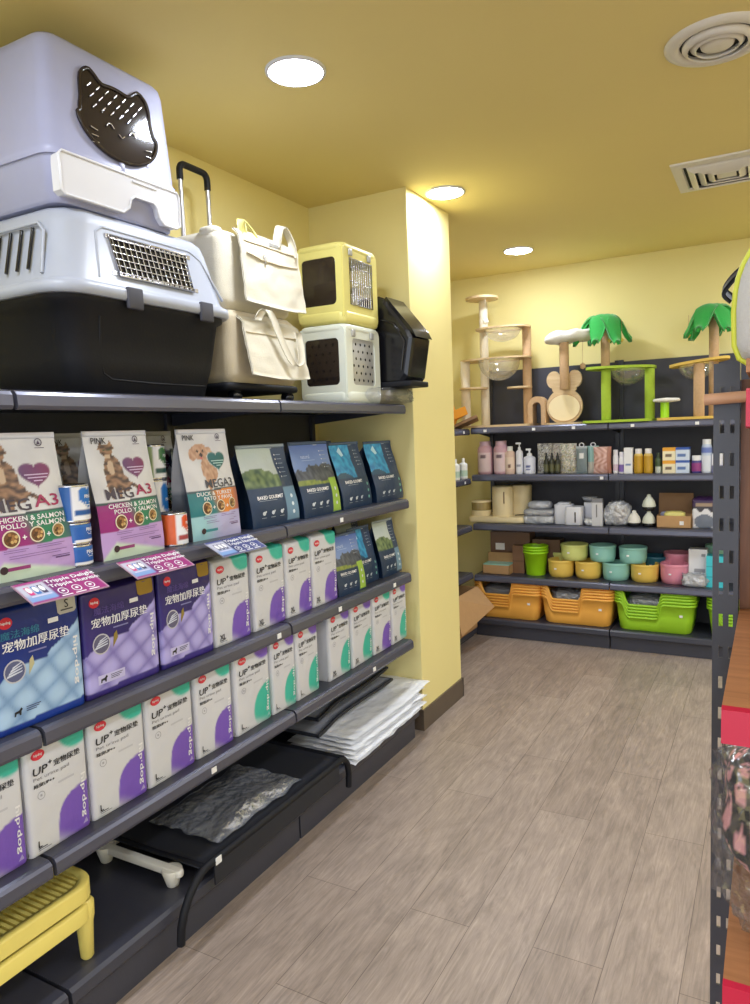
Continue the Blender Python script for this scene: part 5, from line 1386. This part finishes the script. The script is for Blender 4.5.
b = MB(); crumple(b, .09, .06, .12, 12, .15, 7, 20, 12, p=.8); tag(b.build('tan_toy', 'sisal'), 'tan braided toy inside the crumpled clear bag', 'pet toy', (-.905, YB + .06, ZB_ + .004))
def cone(label, x, y, z, m, base):
    t = thing('cone_dispenser', label, 'pet feeder', (x, y, z), 0, 'cone-topped dispensers')
    b = MB(); lathe(b, [(.034, 0), (.038, .003), (.038, .02), (.034, .024)], 24); b.build('base', base, t)
    b = MB(); lathe(b, [(.041, .024), (.043, .034), (.036, .06), (.022, .082), (.014, .09), (.013, .100), (.008, .105), (.001, .106)], 24, cap0=True, cap1=False); b.build('dome', m, t)
cone('pinkish white cone dispenser at the left of the front pair', -.805, YB + .045, ZB_, 'offwhite', 'dark'); cone('pale green cone dispenser at the right of the front pair', -.712, YB + .045, ZB_, 'ivory', 'gloss_black')
cone('pale green cone dispenser stacked above the right one', -.712, YB + .045, ZB_ + .1075, 'ivory', 'gloss_black')
t = thing('open_carton', 'brown carton with raised lid flap holding yellow and lilac items', 'box', (-.556, YB, ZB_))
b = MB(); w, d, h = .208, .15, .078
for a in ((-w / 2, w / 2, 0, .003, 0, h), (-w / 2, w / 2, d - .003, d, 0, h), (-w / 2, -w / 2 + .003, 0, d, 0, h), (w / 2 - .003, w / 2, 0, d, 0, h), (-w / 2, w / 2, 0, d, 0, .003)): box(b, *a)
b.build('tray', 'card_b', t)
b = MB(); b.M = MX.Translation((0, d - .004, h)) @ MX.Rotation(rad(-8), 4, 'X'); box(b, -w / 2 - .004, w / 2 - .002, 0, .004, 0, .135); b.build('lid_flap', 'card_d', t)
b = MB(); box(b, .035, .06, -.002, 0, .02, .045); b.build('label', 'sticker', t)
for nm, lb, x, y, sx, sy, sz, m in (('yellow_toy', 'yellow soft item lying across the open carton', -.555, .05, .13, .09, .05, 'yel'), ('lilac_toy', 'lilac soft item at the back left of the open carton', -.60, .105, .10, .06, .04, 'lav')):
    b = MB(); crumple(b, sx, sy, sz, 6, .12, 6, 22, 12); tag(b.build(nm, m), lb, 'pet toy', (x, YB + y, ZB_ + .055))
t = thing('printed_bag', 'dark purple bag with white and grey front at the right end', 'bag', (-.378, YB + .03, ZB_))
def pbag(u, v):
    if el(u, v, .5, .22, .40, .26) < 1: return C(120, 128, 144)
    if v < .62 + .06 * sin(u * 14): return C(232, 232, 236)
    if v < .74: return C(60, 56, 66)
    if v < .86: return C(170, 146, 120) if .15 < u < .8 else C(70, 50, 86)
    return C(62, 40, 82)
mb, F = brick_pack(.145, .185, .09, pbag, C(60, 40, 80), 9, nu=20, nv=26); mb.build('pouch', 'ink', t)

# ================================================================== BACK SHELF C: BOWLS AND BOXES
YC = 4.945
kr = lambda c0: (lambda u, v: c0 if not (.42 < v < .46) else mixc(c0, C(60, 45, 30), .3))
carton('large brown carton at the back left of the bowl shelf', 'box', (-1.70, 5.10, ZC), .30, .14, .29, kr(C(120, 88, 64)), 'brown cartons')
carton('brown carton behind the lime buckets', 'box', (-1.435, 5.12, ZC), .20, .12, .24, kr(C(116, 86, 62)), 'brown cartons')
carton('narrow brown carton standing in front of the back cartons', 'box', (-1.615, 5.03, ZC), .085, .065, .20, kr(C(134, 98, 70)), 'brown cartons')
b = MB(); box(b, -.035, .035, -.002, 0, 0, .05); tag(b.build('paper_label', 'sticker'), 'white barcode label on the large brown carton', 'label', (-1.775, 5.0985, ZC + .155))
t = thing('open_carton', 'small orange-brown box with teal contents and raised flap, left end of bowl shelf', 'box', (-1.758, YC, ZC))
b = MB(); w, d, h = .20, .12, .065
for a in ((-w / 2, w / 2, 0, .003, 0, h), (-w / 2, w / 2, d - .003, d, 0, h), (-w / 2, -w / 2 + .003, 0, d, 0, h), (w / 2 - .003, w / 2, 0, d, 0, h), (-w / 2, w / 2, 0, d, 0, .003)): box(b, *a)
b.build('tray', 'card_b', t); b = MB(); box(b, -w / 2 + .004, w / 2 - .004, .004, d - .004, .02, h + .008); b.build('teal_contents', 'teal', t)
b = MB(); box(b, -w / 2, w / 2, d, d + .004, h - .01, h + .075); b.build('lid_flap', 'card_b', t)
def bucket(label, x, z, k):
    t = thing('lime_bucket', label, 'bucket', (x, YC + .092, z), 0, 'nested lime buckets')
    b = MB(); lathe(b, [(.066, 0), (.068, .003), (.083, .155), (.089, .156), (.090, .168), (.086, .170), (.081, .160), (.066, .008), (.001, .008)], 32, cap1=False); b.build('pail', 'bucket', t)
for k in range(3): bucket('lime plastic bucket, %s of the nested stack' % ('bottom', 'middle', 'top')[k], -1.488, ZC + .0205 * k, k)
def bowl(label, x, y, z, m, r=.092, h=.120):
    t = thing('pet_bowl', label, 'bowl', (x, y, z), 0, 'round pet bowls')
    b = MB(); lathe(b, [(r * .80, 0), (r * .88, .004), (r * .95, h * .3), (r * .975, h * .8), (r * .98, h * .84), (r, h * .86), (r, h * .97), (r * .97, h), (r * .92, h * .97), (r * .85, h * .5), (r * .5, h * .38), (.001, h * .36)], 36, cap1=False); b.build('bowl', m, t)
    b = MB(); b.M = MX.Translation((-.02, -r * .975, h * .52)); box(b, -.008, .008, -.0015, .001, -.005, .005); b.build('price_sticker', 'sticker', t)
yb_ = YC + .095
bowl('mustard bowl just right of the lime buckets', -1.305, yb_, ZC, 'mustard'); bowl('mustard bowl second from the left on the bowl shelf', -1.117, yb_, ZC, 'mustard')
bowl('teal bowl standing on the shelf between two mustard bowls', -.931, yb_, ZC, 'teal'); bowl('mustard bowl between the teal bowl and the pink bowl', -.746, yb_, ZC, 'mustard')
bowl('pink bowl, front one of the pink pair', -.559, yb_, ZC, 'pink', .0915, .132)
zu = ZC + .1205
bowl('pear green bowl stacked on the two mustard bowls', -1.215, yb_ + .01, zu, 'pear', .095, .112); bowl('teal bowl stacked above the gap right of the pear green bowl', -1.022, yb_ + .01, zu, 'teal', .09, .112)
bowl('teal bowl at the right end of the stacked row, above a mustard bowl', -.822, yb_ + .01, zu, 'teal', .092, .108)
bowl('deep teal bowl behind the right mustard bowl', -.70, yb_ + .15, ZC + .03, 'tealD', .09, .12); bowl('pear green bowl behind the leftmost mustard bowl', -1.35, yb_ + .16, ZC, 'pear', .088, .15)
bowl('pink bowl at the back, behind the front pink one', -.555, yb_ + .15, ZC, 'pink', .092, .18)
wbx = lambda u, v: C(150, 150, 158) if (.80 < v < .88 and .7 < u < .92) or (.35 < v < .45 and .3 < u < .9) else C(232, 232, 236)
carton('white carton right of the pink bowls', 'box', (-.418, YC + .055, ZC), .108, .09, .232, wbx)
b = MB(); crumple(b, .15, .09, .085, 15, .28, 8, 26, 14); tag(b.build('plastic_bag', 'milky'), 'crumpled clear bag in front of the white carton', 'bag', (-.43, YC + .0, ZC))
tq = lambda u, v: C(70, 205, 220) if not (.33 < v < .36 or .66 < v < .69) else C(40, 160, 180)
carton('turquoise carton beside the black upright', 'box', (-.315, YC + .01, ZC), .10, .10, .20, tq)
bowl('pale bowl hidden behind the turquoise carton', -.33, yb_ + .15, ZC, 'teal', .06, .24)

# ================================================================== BACK SHELF D: LITTER TRAYS
def litter_tray(label, x, y, z, m, W=.492, D=.36, H=.195, group='nested litter trays'):
    t = thing('litter_tray', label, 'litter tray', (x, y, z), 0, group); b = MB()
    base = rrect(W, D, .055, 7, 0, D / 2); dn = []
    n0 = len(base)
    for i in range(n0):
        p, q = base[i], base[(i + 1) % n0]; L = math.dist(p, q); k = max(1, int(L / .012))
        for j in range(k): dn.append((p[0] + (q[0] - p[0]) * j / k, p[1] + (q[1] - p[1]) * j / k))
    def top(p):
        u = p[0] / W + .5
        if p[1] > D * .4: return H
        g = sm(.10, .155, u) * (1 - sm(.545, .60, u)); return H - .098 * g
    def at(p, z, o=0.):
        s = .90 + .10 * z / H; x, y = p[0] * s, D / 2 + (p[1] - D / 2) * s
        if o:
            dx, dy = p[0], p[1] - D / 2; l = sqrt(dx * dx + dy * dy) or 1; x += dx / (W / 2) * o; y += dy / (D / 2) * o
        return (x, y, z)
    def ring(f): return [f(p) for p in dn]
    rings = [ring(lambda p: at(p, 0, -.008)), ring(lambda p: at(p, .008)), ring(lambda p: at(p, top(p) * .5)), ring(lambda p: at(p, top(p) - .016)), ring(lambda p: at(p, top(p) - .014, .009)), ring(lambda p: at(p, top(p), .009)), ring(lambda p: at(p, top(p) + .001, -.001)),
             ring(lambda p: at(p, top(p) - .006, -.004)), ring(lambda p: at(p, top(p) * .5, -.004)), ring(lambda p: at(p, .010, -.006))]
    loft(b, rings, True, True); b.build('tray', m, t)
    return t
ty = 4.905
def stack(x, m, cname, where, n=5):
    tr = None; nm = ('bottom', 'second from bottom', 'middle', 'second from top', 'top')
    for k in range(n):
        lb = '%s litter tray %s, %s of its nested stack' % (cname, where, nm[k])
        if tr is None: tr = litter_tray(lb, x, ty, ZD, m)
        else:
            o = dup(tr, (x, ty, ZD + .0205 * k), 0, lb)
            if k < n - 1:
                pass
    b = MB(); box(b, .155, .175, -.0005, .0008, .115, .13); b.M = MX.Identity(4); b.build('price_sticker', 'sticker', tr)
stack(-1.672, 'orange', 'orange', 'by the leaning carton flap')
stack(-1.178, 'orange', 'orange', 'next to the lime trays')
stack(-.672, 'green', 'lime green', 'on the right unit')
stack(-.108, 'green', 'lime green', 'behind the black upright', 4)
for x, lb, m in ((-1.75, 'crumpled dark bag inside the leftmost orange tray stack', 'felt'), (-1.24, 'crumpled clear bag inside the right orange tray stack', 'milky'), (-.73, 'crumpled clear bag inside the lime tray stack', 'milky')):
    b = MB(); crumple(b, .28, .24, .13, int(-x * 10), .2, 6, 30, 16); tag(b.build('plastic_bag', m), lb, 'bag', (x, ty + .17, ZD + .095))

# ---- opened brown carton on the side unit with a flap hanging out
t = thing('brown_carton', 'brown cardboard carton with a big flap hanging out behind the pillar', 'box', (-1.87, 4.41, .07))
b = MB(); w, d, h = -.33, .43, .30
for a in ((w, 0, 0, .004, 0, h), (w, 0, d - .004, d, 0, h), (w, w + .004, 0, d, 0, h), (-.004, 0, 0, d, 0, h), (w, 0, 0, d, 0, .004)): box(b, *a)
b.build('box', 'card_b', t)
b = MB(); q = [V((.004, -.01, h)), V((.004, d + .0, h)), V((.135, d - .015, h - .135)), (V((.07, -.045, h - .235)))]
nn = V((.8, 0, .5)).normalized() * .004
b.add([tuple(p) for p in q] + [tuple(p + nn) for p in q], [(3, 2, 1, 0), (4, 5, 6, 7), (0, 1, 5, 4), (1, 2, 6, 5), (2, 3, 7, 6), (3, 0, 4, 7)])
b.build('flap', 'card_b', t)

# ================================================================== RIGHT EDGE
t = thing('pet_backpack', 'grey pet backpack with yellow-green piping on top of the rack at the right edge', 'backpack', (.105, 1.06, 1.573))
sp = lambda q, e: math.copysign(abs(q) ** e, q)
P = [(-.146, .008), (-.152, .025), (-.153, .07)] + [(-.152 * sp(cos(rad(a)), .85), .075 + .125 * sp(sin(rad(a)), .85)) for a in range(6, 175, 8)] + [(.153, .07), (.152, .025), (.146, .008), (.135, .0), (-.135, .0)]
P = P[::-1]
b = MB(); rings = []
for y, s in ((.0, .80), (.008, .9), (.022, .97), (.04, 1), (.15, 1), (.17, .96), (.18, .85)): rings.append([(x * s, y, .10 + (z - .10) * s) for x, z in P])
loft(b, rings); b.build('body', 'bagfab', t)
b = MB(); tube(b, [(x * 1.003, .034, .10 + (z - .10) * 1.003) for x, z in P], .0038, 8, True); b.build('piping', 'piping', t)
b = MB(); tube(b, [(x * .80, -.001, .10 + (z - .10) * .8) for x, z in P], .003, 6, True); b.build('front_panel_seam', 'silver', t)
strap('shoulder_strap', [(-.095, .16, .160), (-.125, .17, .160), (-.155, .175, .148), (-.176, .175, .122), (-.165, .17, .105)], (.0, .028, .014), t, 'dark', .006)
t = thing('bagged_pet_bed', 'clear-bagged black and pink paw-print cushion on the right rack', 'cushion', (.075, .935, .907))
b = MB()
def paw(u, v):
    uu, vv = (u * 22) % 1, (v * 9 + .5 * (int(u * 22) % 2)) % 1
    if el(uu, vv, .5, .38, .30, .22) < 1 or el(uu, vv, .22, .68, .11, .13) < 1 or el(uu, vv, .5, .78, .11, .13) < 1 or el(uu, vv, .78, .68, .11, .13) < 1: return C(238, 168, 170)
    return C(26, 22, 24)
def pil(u, v):
    a = 2 * pi * u; c = pi * (v - .5); pw = lambda q, e: math.copysign(abs(q) ** e, q)
    x, y, z = .124 * pw(cos(c), .5) * pw(cos(a), .6), .10 * pw(cos(c), .5) * pw(sin(a), .6), .085 * pw(sin(c), .6)
    k = 1 + .05 * NZ.noise(V((x * 22, y * 22, z * 22))); return (x * k, y * k, .15 + z * k)
grid(b, pil, 128, 64, 0, paw); b.build('paw_print_cushion', 'ink', t)
b = MB(); crumple(b, .272, .24, .245, 21, .10, 5, 64, 36); b.build('clear_bag', 'film', t)

# ================================================================== LIGHT + CAMERA
w = bpy.data.worlds.new('daylight'); SC.world = w; w.use_nodes = True
w.node_tree.nodes['Background'].inputs[0].default_value = (.80, .88, 1, 1)
w.node_tree.nodes['Background'].inputs[1].default_value = 1.2

cd = bpy.data.cameras.new('camera'); cam = bpy.data.objects.new('camera', cd); COL.objects.link(cam)
cd.sensor_fit = 'VERTICAL'; cd.sensor_height = 36; cd.sensor_width = 36; cd.lens = 36 * 722 / 1004
cd.clip_start = .02
R = ((0.87576759, 0.01228035, -0.48257676), (0.48122488, -0.10116726, 0.8707398), (-0.03812798, -0.99479364, -0.09450861))
m = MX(((R[0][0], -R[0][1], -R[0][2], 0), (R[1][0], -R[1][1], -R[1][2], 0), (R[2][0], -R[2][1], -R[2][2], 1.5), (0, 0, 0, 1)))
cam.matrix_world = m
SC.camera = cam
SC.view_settings.view_transform = "Standard"; SC.view_settings.look = "None"; SC.view_settings.gamma = 1; SC.view_settings.use_curve_mapping = False
SC.view_settings.exposure = 1.28
SC.cycles.use_denoising = True; SC.cycles.max_bounces = 8; SC.cycles.transparent_max_bounces = 16; SC.cycles.caustics_reflective = False; SC.cycles.caustics_refractive = False; SC.cycles.sample_clamp_indirect = 4
